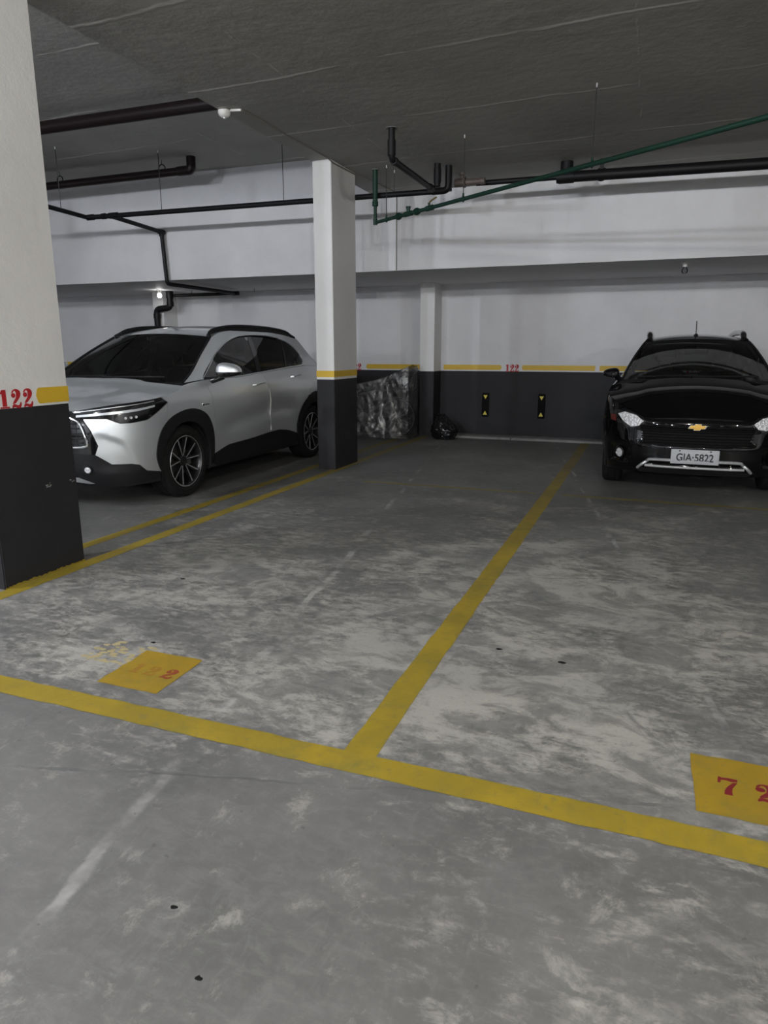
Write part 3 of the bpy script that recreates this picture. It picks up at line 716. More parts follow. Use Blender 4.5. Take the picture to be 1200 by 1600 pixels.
def cover():
    from mathutils import noise
    nx, nt = 90, 70; x0, x1 = -5.15, -3.44; v = []
    for i in range(nx+1):
        s = i/nx; x = x0+(x1-x0)*s
        top = float(np.interp(x, [-5.2, -4.9, -4.55, -4.2, -3.9, -3.62, -3.44], [.62, .86, .80, .84, .925, 1.04, 1.125]))
        for j in range(nt+1):
            t = j/nt
            if t < .62: q = t/.62; z = .012+(top-.012)*q; y = 10.10+.05*q
            elif t < .80: q = (t-.62)/.18; z = top+.012*math.sin(q*PI)-.015*q; y = 10.15+.42*q
            else: q = (t-.80)/.2; z = (top-.015)*(1-q)+.02*q; y = 10.57+.02*q
            fold = .055*noise.noise(Vector((x*6.5, z*1.3, 1.7)))+.035*abs(noise.noise(Vector((x*11+z*5, z*4, 5.1))))+.02*noise.noise(Vector((x*19-z*9, z*9, 2)))
            k = 1 if t < .62 else .3
            zz = z+(.02*noise.noise(Vector((x*5, y*7, 9))) if .6 < t < .82 else 0)
            xx = x+.02*noise.noise(Vector((x*3, z*5, 8)))*(1-abs(2*s-1))
            v.append((xx, y-fold*k*min(1, q*6+.3 if t < .62 else 1), max(.006, zz)))
    f = [(i*(nt+1)+j, (i+1)*(nt+1)+j, (i+1)*(nt+1)+j+1, i*(nt+1)+j+1) for i in range(nx) for j in range(nt)]
    # right-hand end of the sheet, gathered against the wall side
    mb = MB().raw(v, f, 0, True)
    e = []
    for j in range(26):
        z = .01+(1.08-.01)*j/25
        for k in range(9):
            q = k/8; e.append((x1+.01+.03*noise.noise(Vector((q*4, z*4, 3)))+.02*math.sin(q*PI), 10.12+.46*q, z))
    mb.raw(e, [(j*9+k, j*9+k+1, (j+1)*9+k+1, (j+1)*9+k) for j in range(25) for k in range(8)], 0, True)
    tag(mb.build('plastic_sheet', 'sheet', None, 60), 'crumpled clear plastic sheet draped over the bicycle by the pilaster', 'plastic sheet')
cover()

# ------------------------------------------------------------------ cars
class Belt:
    """Car flank surface unrolled: a = signed arc length from the nose centre round to the tail, b = height."""
    def __init__(s, W, L, R, n, Rr, nr, nose, side, tail):
        t = np.linspace(0, math.pi/2, 400)
        fx = W*np.sin(t)**(2/n); fy = R*(1-np.cos(t)**(2/n))
        rx = W*np.sin(t[::-1])**(2/nr); ry = L-Rr*(1-np.cos(t[::-1])**(2/nr))
        m = np.linspace(R, L-Rr, 60)[1:-1]
        s.x = np.concatenate([fx, np.full(58, W), rx]); s.y = np.concatenate([fy, m, ry])
        s.u = np.concatenate([[0], np.cumsum(np.hypot(np.diff(s.x), np.diff(s.y)))])
        uu = np.linspace(0, s.u[-1], 700); s.x = np.interp(uu, s.u, s.x); s.y = np.interp(uu, s.u, s.y); s.u = uu
        tx, ty = np.gradient(s.x, uu), np.gradient(s.y, uu); k = np.hypot(tx, ty)
        s.nx, s.ny = ty/k, -tx/k
        s.nose, s.side, s.tail, s.L, s.W = [np.array(q).T for q in (nose, side, tail)] + [L, W]
    def uy(s, y): return float(np.interp(y, s.y, s.u))
    def at(s, a, b, off=0.0):
        q = abs(a); I = lambda v: float(np.interp(q, s.u, v))
        x, y, nx, ny = I(s.x), I(s.y), I(s.nx), I(s.ny)
        k = ny*ny
        e = s.nose if y < s.L/2 else s.tail
        d = k*float(np.interp(b, e[0], e[1])) + (1-k)*float(np.interp(b, s.side[0], s.side[1])) + off
        X = x+nx*d
        return (X if a >= 0 else -X, y+ny*d, b)

def sstep(x): x = min(1, max(0, x)); return x*x*(3-2*x)
def clip(poly, a, b, c):
    """keep the part of a polygon where a*x+b*y <= c"""
    out = []
    for p, q in zip(poly, poly[1:]+poly[:1]):
        dp, dq = a*p[0]+b*p[1]-c, a*q[0]+b*q[1]-c
        if dp <= 0: out.append(p)
        if dp*dq < 0: t = dp/(dp-dq); out.append((p[0]+(q[0]-p[0])*t, p[1]+(q[1]-p[1])*t))
    return out
def halfplane(p, q):
    """a, b, c with the region on the left (small x) of the upward line p-q kept"""
    a, b = q[1]-p[1], -(q[0]-p[0])
    if a < 0: a, b = -a, -b
    return a, b, a*p[0]+b*p[1]
def rows(edge, bow, crown, n=24, extra=None, thick=0., mb=None, mi=0):
    """skin between mirrored edge points: each row runs from -x to +x, bowed forward and crowned up"""
    v = []; m = len(edge)
    for i, (x, y, z) in enumerate(edge):
        for k in range(n+1):
            s = 2*k/n-1; q = 1-s*s; dz = extra(i/(m-1), s) if extra else 0
            v.append((x*s, y-bow[i]*q, z+crown[i]*q+dz))
    f = [(i*(n+1)+k, i*(n+1)+k+1, (i+1)*(n+1)+k+1, (i+1)*(n+1)+k) for i in range(m-1) for k in range(n)]
    return (mb or MB()).raw(v, f, mi, True)
def lin(a, b, n): return [a+(b-a)*i/(n-1) for i in range(n)]
def along(P, n):
    """n points evenly spaced along a polyline of tuples"""
    A = np.array(P, float); d = np.concatenate([[0], np.cumsum(np.linalg.norm(np.diff(A, axis=0), axis=1))]); t = np.linspace(0, d[-1], n)
    return [tuple(float(np.interp(q, d, A[:, k])) for k in range(A.shape[1])) for q in t]
def circ(c, r, n=24, ry=None): return [(c[0]+r*math.cos(2*PI*k/n), c[1]+(ry or r)*math.sin(2*PI*k/n)) for k in range(n)]
def both(outline, fn, name, mat, root, off=0., step=.03, skirt=.014, holes=()):
    """the same panel on the left and on the right flank, two objects"""
    return [patch(outline, fn, step, holes, off, skirt, mirror=m).build(name, mat, root, 50) for m in (False, True)]
def liner(root, y, zc, r, x0, x1):
    for sx in (1, -1):
        mb = MB(); n = 20; v = []
        for k in range(n+1):
            a = -.25+(PI+.5)*k/n
            for x in (x0, x1): v.append((sx*x, y+r*math.cos(a), max(.02, zc+r*math.sin(a))))
        mb.raw(v, [(2*k, 2*k+1, 2*k+3, 2*k+2) for k in range(n)], 0, True)
        mb.raw([(sx*x0, y+r*math.cos(-.25+(PI+.5)*k/n), max(.02, zc+r*math.sin(-.25+(PI+.5)*k/n))) for k in range(n+1)], [tuple(range(n+1))])
        mb.build('wheel_liner', 'interior', root)
def wheel_proto(R, rim, wd, style):
    """tyre (with rim, spokes, hub, disc as its pieces), outer face towards +x, origin at the hub"""
    h = wd/2
    ty = MB().lathe([(-h*.85, rim), (-h, rim+.03), (-h*.97, R-.025), (-h*.78, R-.004), (-h*.4, R), (-h*.38, R-.007), (-h*.30, R-.007), (-h*.28, R), (h*.28, R), (h*.30, R-.007), (h*.38, R-.007), (h*.4, R), (h*.78, R-.004), (h*.97, R-.025), (h, rim+.03), (h*.85, rim)], 56).build('wheel', 'tyre', None, 30)
    MB().lathe([(h*.80, rim+.004), (h*.93, rim+.003), (h*.95, rim-.004), (h*.86, rim-.012), (h*.5, rim-.02), (-h*.8, rim-.03), (-h*.8, .0)], 56).build('rim', 'alloy_dark', ty)
    MB().lathe([(h*.93, rim+.003), (h*.96, rim-.001), (h*.93, rim-.006)], 56).build('rim_lip', 'alloy_face' if style else 'alloy_dark', ty)
    MB().lathe([(0, .0), (0, .15), (.012, .15), (.012, .0)], 36).build('brake_disc', 'disc', ty)
    MB().box((-.03, .09, -.05), (.035, .16, .05)).build('brake_caliper', 'disc', ty)
    xo = h*.80
    def arm(t0, t1, r0, r1, w0, w1, x, d, mat, name):
        def pt(t, r, side, w): return (y_(t, r)-side*w*math.sin(t), z_(t, r)+side*w*math.cos(t))
        y_ = lambda t, r: r*math.cos(t); z_ = lambda t, r: r*math.sin(t)
        P = [pt(t0, r0, -1, w0), pt(t1, r1, -1, w1), pt(t1, r1, 1, w1), pt(t0, r0, 1, w0)]
        xs = [x-.018, x, x, x-.018]
        v = [(xs[i], *P[i]) for i in range(4)]+[(xs[i]-d, *P[i]) for i in range(4)]
        MB().raw(v, [(0, 1, 2, 3), (7, 6, 5, 4), (0, 4, 5, 1), (1, 5, 6, 2), (2, 6, 7, 3), (3, 7, 4, 0)]).build(name, mat, ty)
    for k in range(5):
        a = 2*PI*k/5+PI/2+.10
        for s in (-1, 1):
            arm(a+s*.10, a+s*.27, .045, rim-.006, .013, .016, xo, .035, 'alloy_dark', 'spoke')
            if style: arm(a+s*.13, a+s*.31, .05, rim-.006, .0035, .006, xo+.002, .004, 'alloy_face', 'spoke_face')
    MB().lathe([(xo-.06, .06), (xo-.022, .058), (xo-.012, .045), (xo-.012, .03), (xo-.006, .028), (xo-.004, 0)], 24).build('hub_cap', 'alloy_dark', ty)
    for k in range(5):
        a = 2*PI*(k+.5)/5+PI/2; MB().lathe([(xo-.03, .009), (xo-.014, .008), (xo-.014, 0)], 8, c=(0, .043*math.cos(a), .043*math.sin(a))).build('wheel_nut', 'disc', ty)
    return ty
def put_wheels(proto, root, ys, x, z):
    first = True
    for y in ys:
        for s in (1, -1):
            o = proto if first else copy_tree(proto, root); first = False
            o.parent = root; o.location = (s*x, y, z); o.rotation_euler = (0, 0, 0 if s > 0 else PI)
def seats(root, y, x, z0, ytop, htop):
    for sx in (x, -x):
        s = MB().rbox((sx-.24, y, z0), (sx+.24, y+.52, z0+.16), .06).rbox((sx-.23, y+.44, z0+.08), (sx+.23, y+.60, ytop), .07).build('front_seat', 'seat_fabric', root)
        MB().rbox((sx-.125, y+.50, htop-.155), (sx+.125, y+.60, htop), .05).build('headrest', 'seat_fabric', s)
        for q in (-.07, .07): MB().tube([(sx+q, y+.54, ytop-.04), (sx+q, y+.54, htop-.14)], .010, 8).build('headrest_post', 'chrome', s)
def mirror_pair(root, c, size, shell, stalk_from, low='gloss_black'):
    """door mirrors: painted upper shell, black lower part, stalk and mirror glass"""
    for s in (1, -1):
        sh, lo = MB(), MB()
        for part, mb in ((0, sh), (1, lo)):
            v = []; nu, nv = 20, 9
            for i in range(nv+1):
                ph = (PI/2*i/nv) if part == 0 else (-PI/2*i/nv)
                for k in range(nu):
                    th = 2*PI*k/nu; e = .72
                    px = math.copysign(abs(math.cos(th))**e, math.cos(th))*math.cos(ph)**e; py = math.copysign(abs(math.sin(th))**e, math.sin(th))*math.cos(ph)**e; pz = math.sin(ph)**e if ph >= 0 else -((-math.sin(ph))**e)
                    ty = 1+.18*px*(-1); hz = (1-.25*px) if part == 0 else (.62-.20*px)
                    yy = py*ty
                    if yy > .55: yy = .55+(yy-.55)*.15
                    v.append((s*(c[0]+px*size[0]), c[1]+yy*size[1]+.20*size[1]*px, c[2]-.1*size[2]+pz*size[2]*hz))
            f = [(i*nu+k, i*nu+(k+1) % nu, (i+1)*nu+(k+1) % nu, (i+1)*nu+k) for i in range(nv) for k in range(nu)]
            f = [q if (part == 0) == (s > 0) else q[::-1] for q in f]
            mb.raw(v, f, 0, True)
        o = sh.build('door_mirror', shell, root, 60); lo.build('mirror_base', low, o, 60)
        a, b = stalk_from
        MB().tube([(s*a[0], a[1], a[2]), (s*(a[0]+b[0])/2, (a[1]+b[1])/2, (a[2]+b[2])/2-.01), (s*b[0], b[1], b[2])], .03, 10, rs=[.036, .026, .036]).build('mirror_stalk', low, o)
        MB().box((s*(c[0]-size[0]*.75), c[1]+size[1]*.60, c[2]-size[2]*.5), (s*(c[0]+size[0]*.75), c[1]+size[1]*.64, c[2]+size[2]*.5)).build('mirror_glass', 'chrome', o)

# ---- silver sport utility car
def build_suv():
    root = thing('suv_car', 'silver sport utility car with black cladding and roof rails, between the columns', 'car', (-4.88, 4.39, 0))
    B = Belt(.912, 4.46, .78, 3.0, .5, 3.5,
      [(.12,-.20),(.2,-.13),(.28,-.06),(.36,-.02),(.5,0),(.65,0),(.75,-.01),(.85,-.035),(.93,-.08),(.98,-.14),(1.05,-.3)],
      [(.12,-.06),(.25,-.03),(.45,-.012),(.62,0),(.8,0),(.9,-.006),(1.0,-.025),(1.06,-.045),(1.12,-.07),(1.2,-.11)],
      [(.12,-.2),(.3,-.05),(.5,0),(.8,0),(1.0,-.05),(1.12,-.1),(1.2,-.14)])
    U = B.uy; UM = float(B.u[-1])
    def at(a, b, off=0.):
        q = abs(a); d = off
        uc = float(np.interp(b, [.36, .372, .5, .596, .644, .66], [1.03, 1.01, .94, .88, .76, .72]))
        d -= .022*sstep((uc-q)/.045)*sstep((q-.58)/.14)*sstep((.68-b)/.04)*sstep((b-.34)/.05)          # scooped bumper corner
        y = float(np.interp(q, B.u, B.y))
        zl = float(np.interp(y, [1.5, 2.5, 2.8, 3.2], [.70, .80, .81, .76]))
        d -= .022*math.exp(-((b-zl+.11)/.085)**2)*sstep((y-1.4)/.4)*sstep((3.25-y)/.4)                  # hollow door flank
        d += .016*sstep((y-3.0)/.5)*sstep((4.2-y)/.3)*sstep((b-.6)/.2)*sstep((1.06-b)/.1)               # rear haunch
        return B.at(a, b, d)
    cw = lambda y: float(np.interp(y, [.9, 1.3, 1.8, 2.6, 3.4, 4, 4.4], [.80, .835, .862, .867, .85, .80, .72]))
    def Cx(y, z): h = z-1.05; return cw(y)-(.40*h+.35*h*h)
    def cab(y, z, off=0.): return (Cx(y, z)+off*.92, y, z+off*.35)
    S = lambda pts: [(U(y), z) for y, z in pts]
    FC, RC, WZ, WR = .96, 3.59, .338, .338
    archF = cr([(1.235, .30), (1.20, .36), (1.175, .468), (1.225, .636), (1.36, .752)]+S([(.917, .812), (1.12, .812), (1.29, .735), (1.375, .572), (1.392, .40), (1.392, .335)]), 5)
    archR = cr(S([(3.15, .335), (3.13, .48), (3.21, .635), (3.36, .765), (3.58, .845), (3.82, .80), (3.98, .66), (4.03, .48), (4.03, .335)]), 5)
    inn = lambda yc: S([(yc+.372*math.cos(a), max(.20, WZ+.372*math.sin(a))) for a in lin(PI+.35, -.35, 22)])
    inF, inR = inn(FC), inn(RC)
    HE = cr([(0, .862), (.25, .861), (.46, .858), (.66, .886), (.81, .906), (1.05, .927), (1.29, .948), (1.45, .974), (1.56, .998), (1.63, 1.028)], 4)
    zb = lambda y: float(np.interp(y, [1.08, 1.36, 1.99, 2.31, 3.06, 3.41, 3.56, 4.1, 4.5], [1.05, 1.072, 1.078, 1.10, 1.14, 1.158, 1.165, 1.15, 1.13]))
    belt_top = [(U(y), zb(y)-.004) for y in lin(1.08, 4.44, 30)]+[(UM, 1.125)]
    # dark shell under all outer panels
    core = [(0, .22)]+inF+inR+[(UM, .25)]+belt_top[::-1]+HE[::-1]
    mb = MB(); patch(core, at, .05, (), -.02, 0, mb); patch(core, at, .05, (), -.02, 0, mb, mirror=True)
    mb.build('inner_shell', 'interior', root, 50)
    MB().rbox((-.74, .35, .19), (.74, 4.2, .30), .03).build('underbody', 'interior', root)
    liner(root, FC, WZ, .385, .48, .868); liner(root, RC, WZ, .385, .48, .868)
    # bumper
    HLlow = [(.56, .792), (.75, .792), (.85, .752), (.94, .750), (1.10, .766), (1.24, .832), (1.362, .896)]
    kA = [p for p in archF if p[1] < .70 and p[0] < 1.3]
    bump = [(.56, .792)]+HLlow[1:]+[(1.30, .708)]+kA[::-1]+[(1.222, .305), (1.07, .332), (1.0, .392), (.93, .404), (.76, .412), (.635, .498), (.664, .572), (.62, .70)]
    both(bump[::-1], at, 'bumper_corner', 'silver_paint', root, 0, .025, .02)
    low = [(0, .52), (.57, .52), (.635, .495), (.76, .408), (.93, .40), (1.0, .388), (1.07, .328), (1.222, .30), (1.225, .25), (.98, .228), (.74, .225), (.39, .215), (0, .21)]
    mb = MB(); patch(low[::-1], at, .03, (), .004, .03, mb); patch(low[::-1], at, .03, (), .004, .03, mb, mirror=True)
    mb.build('lower_bumper', 'cladding', root, 50)
    # lower air intake, fog lamps, silver skid
    lo2 = [(0, .44), (.46, .43), (.60, .40), (.62, .345), (.50, .325), (0, .325)]
    mb = MB(); patch(lo2[::-1], at, .03, (), .006, .004, mb); patch(lo2[::-1], at, .03, (), .006, .004, mb, mirror=True); mb.build('lower_intake', 'gloss_black', root)
    for s in (1, -1):
        o = patch(circ((.56, .372), .026), at, .02, (), .014, .012, mirror=s < 0).build('fog_lamp', 'crystal', root)
        P = [at(*q, .012) for q in circ((.56, .372), .034)]
        MB().tube([(s*p[0], p[1], p[2]) for p in P], .008, 6, closed=True).build('fog_bezel', 'cladding', o)
    sk = [(0, .305), (.40, .305), (.46, .300), (.585, .246), (.54, .243), (.42, .258), (0, .258)]
    mb = MB(); patch(sk[::-1], at, .03, (), .012, .01, mb); patch(sk[::-1], at, .03, (), .012, .01, mb, mirror=True); mb.build('skid_trim', 'satin', root)
    # grille
    sur = [(0, .858), (.46, .852), (.555, .79), (.612, .70), (.658, .572), (.628, .502), (0, .524)]
    mb = MB(); patch(sur[::-1], at, .03, (), .006, .02, mb); patch(sur[::-1], at, .03, (), .006, .02, mb, mirror=True); g = mb.build('grille', 'gloss_black', root, 50)
    fr = cr([(0, .806), (.40, .806), (.47, .795), (.53, .762), (.565, .685), (.588, .60), (.56, .568), (.42, .562), (0, .562)], 5)
    P = [at(*q, .014) for q in fr]; P = P+[(-p[0], p[1], p[2]) for p in P[-2:0:-1]]
    MB().tube(P, .011, 8, closed=True).build('chrome_frame', 'chrome', g)
    for k, z in enumerate((.60, .64, .68, .72, .76)):
        ue = .55-.05*max(0, z-.68)/.08
        MB().tube([at(q, z, .012) for q in lin(-ue, ue, 24)], .006, 6).build('grille_slat', 'cladding', g)
    for q in lin(-.5, .5, 15): MB().tube([at(q, .58, .010), at(q, .79, .010)], .005, 6).build('grille_bar', 'cladding', g)
    MB().tube([(.075*math.cos(a), at(0, .69)[1]-.022, .69+.05*math.sin(a)) for a in lin(0, 2*PI*23/24, 24)], .007, 8, closed=True).build('emblem_ring', 'chrome', g)
    # headlamps
    hl = [(.455, .853), (.66, .878), (.81, .898), (1.05, .920), (1.19, .936), (1.29, .936), (1.358, .902)]+[(1.235, .838), (1.10, .773), (.94, .757), (.85, .759), (.75, .798), (.56, .798)]
    for s in (1, -1):
        o = patch(hl[::-1], at, .025, (), .002, .02, mirror=s < 0).build('headlight', 'gloss_black', root, 50)
        dr = [(.50, .826), (.75, .846), (1.0, .866), (1.19, .888), (1.185, .872), (1.0, .846), (.75, .826), (.50, .808)]
        patch(dr[::-1], at, .03, (), .007, .004, mirror=s < 0).build('running_light', 'led', o)
        tp = [(.48, .850), (.81, .888), (1.19, .924), (1.19, .918), (.81, .881), (.48, .843)]
        patch(tp[::-1], at, .03, (), .006, .003, mirror=s < 0).build('chrome_line', 'satin', o)
        for q, zz in ((.90, .795), (.945, .797), (.99, .80)): patch(circ((q, zz), .011), at, .008, (), .008, .004, mirror=s < 0).build('projector', 'crystal', o)
    # fender, doors, quarter panels
    dl = S([(1.33, zb(1.33)-.004), (1.335, 1.02), (1.395, .93), (1.412, .62), (1.396, .40), (1.392, .36)])
    kB = [p for p in archF if p[0] > 1.3 or p[1] >= .70]
    fen = [(1.305, .712), (1.366, .898), (1.295, .944)]+[p for p in HE if p[0] > 1.3]+[(U(1.08), 1.046), (U(1.2), zb(1.2)-.004)]+dl+[p for p in kB if p[1] > .37][::-1]
    both(fen[::-1], at, 'front_fender', 'silver_paint', root)
    gy = .005
    rock = [(1.40, .348), (1.64, .408), (2.13, .424), (2.495, .448), (2.70, .452), (2.92, .424), (3.14, .37)]
    rz = lambda y: float(np.interp(y, [p[0] for p in rock], [p[1] for p in rock]))
    bl = [(2.42, zb(2.42)-.004), (2.47, 1.04), (2.512, .80), (2.497, .449)]
    fd = [(U(y)+gy, z) for y, z in ((1.33, zb(1.33)-.004), (1.335, 1.02), (1.395, .93), (1.412, .62), (1.398, .352))]+[(U(y), rz(y)+.002) for y in lin(1.42, 2.46, 14)]+S(bl[::-1])+[(U(y), zb(y)-.004) for y in lin(2.38, 1.40, 12)]
    for o in both(fd, at, 'front_door', 'silver_paint', root):
        s = 1 if o.data.vertices[0].co.x > 0 else -1
        hp = [at(U(y), z, .034) for y, z in ((2.18, .985), (2.27, 1.0), (2.38, 1.005))]
        MB().tube([(s*p[0], p[1], p[2]) for p in [at(U(2.17), .982, .0)]+hp+[at(U(2.40), 1.004, 0)]], .012, 8).build('door_handle', 'silver_paint', o)
    rd = [(U(y)+.008, z) for y, z in bl]+[(U(y), rz(y)+.002) for y in lin(2.55, 3.13, 8)]+[p for p in archR if U(3.0) < p[0] < U(3.42) and p[1] > .36]+S([(3.50, .90), (3.58, 1.04), (3.55, zb(3.55)-.004)])+[(U(y), zb(y)-.004) for y in lin(3.45, 2.46, 12)]
    for o in both(rd, at, 'rear_door', 'silver_paint', root):
        s = 1 if o.data.vertices[0].co.x > 0 else -1
        hp = [at(U(y), z, .034) for y, z in ((3.07, 1.04), (3.16, 1.055), (3.27, 1.06))]
        MB().tube([(s*p[0], p[1], p[2]) for p in [at(U(3.06), 1.037, .0)]+hp+[at(U(3.29), 1.06, 0)]], .012, 8).build('door_handle', 'silver_paint', o)
    mb = MB()
    for s in (1, -1):   # bright strip in the door gap
        P = [at(U(y)+.004, z, .004) for y, z in ((2.495, .92), (2.51, .80), (2.505, .65), (2.499, .47))]
        MB().tube([(s*p[0], p[1], p[2]) for p in P], .0035, 6).build('door_edge_guard', 'white_plastic', root)
    rq = [p for p in archR if p[0] >= U(3.41)]
    qp = S([(3.555, zb(3.555)-.004), (3.585, 1.04), (3.505, .90)])+rq[:]+[(UM, .36), (UM, 1.125)]+[(U(y), zb(y)-.004) for y in lin(4.44, 3.62, 8)]
    both(qp, at, 'rear_quarter', 'silver_paint', root)
    # black cladding: arches and rocker
    for A, I, nm in ((archF, inF, 'front'), (archR, inR, 'rear')):
        a0 = [p for p in A]; ring_ = a0+[p for p in I[::-1]]
        both(ring_[::-1], at, 'wheel_arch_trim', 'cladding', root, .010, .025, .03)
    rk = [(U(1.405), .345)]+[(U(y), rz(y)-.002) for y in lin(1.42, 3.13, 24)]+[(U(3.15), .25), (U(3.0), .215), (U(1.5), .215), (U(1.40), .25)]
    both(rk[::-1], at, 'rocker_cladding', 'cladding', root, .006, .03, .03)
    # bonnet with two raised creases
    he = [at(u, z) for u, z in HE]; n = len(he)
    bow = [.125*sstep((i/(n-1)-.45)/.55) for i in range(n)]; crown = [.004+.05*sstep(i/(n-1)*1.2) for i in range(n)]
    crease = lambda t, s: .016*sstep((t-.25)/.4)*sstep((.62-abs(s))/.10)-.006*sstep((t-.25)/.4)*sstep((.30-abs(s))/.2)
    rows(he, bow, crown, 40, crease).build('bonnet', 'silver_paint', root, 50)
    AP = [(1.08, 1.05), (1.23, 1.13), (1.47, 1.28), (1.63, 1.37), (1.84, 1.48)]
    ap = along(cr(AP, 6), 22); wb = lin(.14, .08, 22); wc = lin(.012, .035, 22)
    ws = [(Cx(y, z)-.004, y, z) for y, z in ap]
    rows(ws, wb, wc, 28).build('windscreen', 'windshield', root, 80)
    rows([he[-1], ((he[-1][0]+ws[0][0])/2, 1.04, 1.03), ws[0]], [.125, .13, .14], [.054, .02, .012], 28).build('cowl', 'cladding', root)
    for s in (1, -1): MB().tube([(s*(p[0]-.004), p[1]-.002, p[2]+.003) for p in ws], .011, 8).build('windscreen_seal', 'cladding', root)
    for x0, x1 in ((-.62, .02), (-.02, .62)):
        P = []
        for i in range(7):
            x = x0+(x1-x0)*i/6; q = 1-(x/.80)**2; P.append((x, 1.10-.15*q+(.03 if x0 < -.1 else .02)*i/6, 1.085+.012*q+.012*i/6))
        MB().tube(P, .008, 6).build('wiper', 'cladding', root)
    # roof and tail
    RL = [(1.84, 1.48), (2.05, 1.532), (2.4, 1.562), (2.9, 1.562), (3.4, 1.535), (3.8, 1.485)]
    rl = along(cr(RL, 6), 24)
    rows([(Cx(y, z), y, z) for y, z in rl], [.08-.08*sstep(i/8)-.14*sstep((i-14)/9) for i in range(24)], [.035+.02*math.sin(PI*i/23) for i in range(24)], 24).build('roof', 'silver_paint', root, 50)
    DL = [(3.8, 1.485), (3.92, 1.28), (4.06, 1.165)]
    rows([(Cx(y, z), y, z) for y, z in along(DL, 8)], lin(-.14, -.30, 8), lin(.035, .0, 8), 20).build('rear_window', 'tint', root)
    # flank above the belt line with the window opening
    DLO = cr([(1.37, 1.083), (1.72, 1.30), (2.03, 1.425), (2.33, 1.492), (2.62, 1.514), (2.95, 1.512), (3.24, 1.485), (3.45, 1.44), (3.58, 1.36), (3.645, 1.26), (3.56, 1.187), (3.41, 1.17), (3.06, 1.152), (2.31, 1.108), (1.99, 1.088), (1.65, 1.082)], 5, True)
    side = [(y, zb(y)) for y in lin(1.10, 4.06, 40)]+[(3.92, 1.27), (3.80, 1.48)]+[(y, z-.002) for y, z in rl[::-1]]+[(y+.004, z) for y, z in ap[::-1]]
    both(side, cab, 'cabin_side', 'silver_paint', root, 0, .03, .02, [DLO])
    l1 = halfplane((2.36, 1.10), (2.55, 1.51)); l2 = halfplane((2.45, 1.10), (2.64, 1.51)); l3 = halfplane((3.05, 1.14), (3.32, 1.49)); l4 = halfplane((3.085, 1.14), (3.355, 1.49))
    neg = lambda h: (-h[0], -h[1], -h[2])
    both(clip(DLO, *l1), cab, 'front_side_window', 'tint', root, -.012, .05, 0)
    both(clip(clip(DLO, *neg(l1)), *l2), cab, 'b_pillar', 'gloss_black', root, -.009, .05, .01)
    both(clip(clip(DLO, *neg(l2)), *l3), cab, 'rear_side_window', 'tint', root, -.012, .05, 0)
    both(clip(clip(DLO, *neg(l3)), *l4), cab, 'window_divider', 'gloss_black', root, -.009, .05, .01)
    both(clip(DLO, *neg(l4)), cab, 'quarter_window', 'tint', root, -.012, .05, 0)
    for s in (1, -1):
        up = [p for p in DLO if p[1] > 1.12 and p[0] < 3.0 and p[1] > 1.10+.0*p[0]]
        up = [(1.37, 1.085)]+[p for p in cr([(1.37, 1.083), (1.72, 1.30), (2.03, 1.425), (2.33, 1.492), (2.62, 1.514), (2.95, 1.512), (3.24, 1.485)], 6)][1:]
        MB().tube([(s*(cab(y, z, .004)[0]), y, z) for y, z in up], .006, 6).build('window_trim', 'chrome', root)
        P = []
        for y, z in cr([(1.83, 1.49), (2.0, 1.560), (2.38, 1.602), (2.98, 1.606), (3.38, 1.588), (3.62, 1.560), (3.80, 1.500)], 6): P.append((s*(Cx(y, min(z, 1.53))-.025), y, z))
        rr = MB().tube(P, .018, 10).build('roof_rail', 'cladding', root)
        Q = [(s*(Cx(y, 1.53)-.025), y, float(np.interp(y, [p[1] for p in P], [p[2] for p in P]))) for y in lin(1.9, 3.66, 20)]
        v = [p for q in Q for p in ((q[0]-.008, q[1], q[2]), (q[0]+.008, q[1], q[2]), (q[0]-.008, q[1], q[2]-.075), (q[0]+.008, q[1], q[2]-.075))]
        MB().raw(v, [(4*i+a, 4*i+b, 4*i+4+b, 4*i+4+a) for i in range(19) for a, b in ((0, 2), (3, 1))]).build('rail_web', 'cladding', rr)
        bd = at(U(1.27), .842, .003)
        MB().rbox((s*bd[0]-.004, bd[1]-.055, bd[2]-.010), (s*bd[0]+.004, bd[1]-.02, bd[2]+.014), .003).rbox((s*bd[0]-.003, bd[1]-.012, bd[2]-.004), (s*bd[0]+.003, bd[1]+.055, bd[2]+.008), .002).build('fender_badge', 'chrome', root)
    mirror_pair(root, (1.06, 1.475, 1.150), (.118, .080, .084), 'silver_paint', ((.86, 1.46, 1.06), (.98, 1.475, 1.10)))
    for s in (1, -1):   # black sail plate at the mirror foot
        patch([(1.385, 1.088), (1.66, 1.255), (1.68, 1.086)], cab, .05, (), .001, .01, mirror=s < 0).build('mirror_sail', 'gloss_black', root)
    # cabin
    MB().rbox((-.70, 1.02, .80), (.70, 1.55, 1.04), .06).build('dashboard', 'interior', root)
    MB().rbox((-.74, 1.3, .30), (.74, 3.9, .42), .03).build('cabin_floor', 'interior', root)
    MB().tube([(.36+.17*math.cos(a), 1.66-.06*math.sin(a), 1.02+.16*math.sin(a)) for a in lin(0, 2*PI*23/24, 24)], .014, 8, closed=True).build('steering_wheel', 'interior', root)
    seats(root, 2.0, .33, .45, 1.17, 1.45)
    MB().rbox((-.66, 2.85, .45), (.66, 3.45, 1.15), .07).build('rear_bench', 'seat_fabric', root)
    MB().rbox((-.11, 1.66, 1.37), (.11, 1.69, 1.43), .012).tube([(0, 1.67, 1.42), (0, 1.62, 1.47)], .008, 6).build('rear_view_mirror', 'interior', root)
    for s in (1, -1): MB().tube([(s*.70, 2.44, 1.05), (s*.60, 2.52, 1.48)], .03, 8).build('inner_pillar', 'pillar_trim', root)
    put_wheels(wheel_proto(WR, .236, .225, 1), root, (FC, RC), .775, WZ)
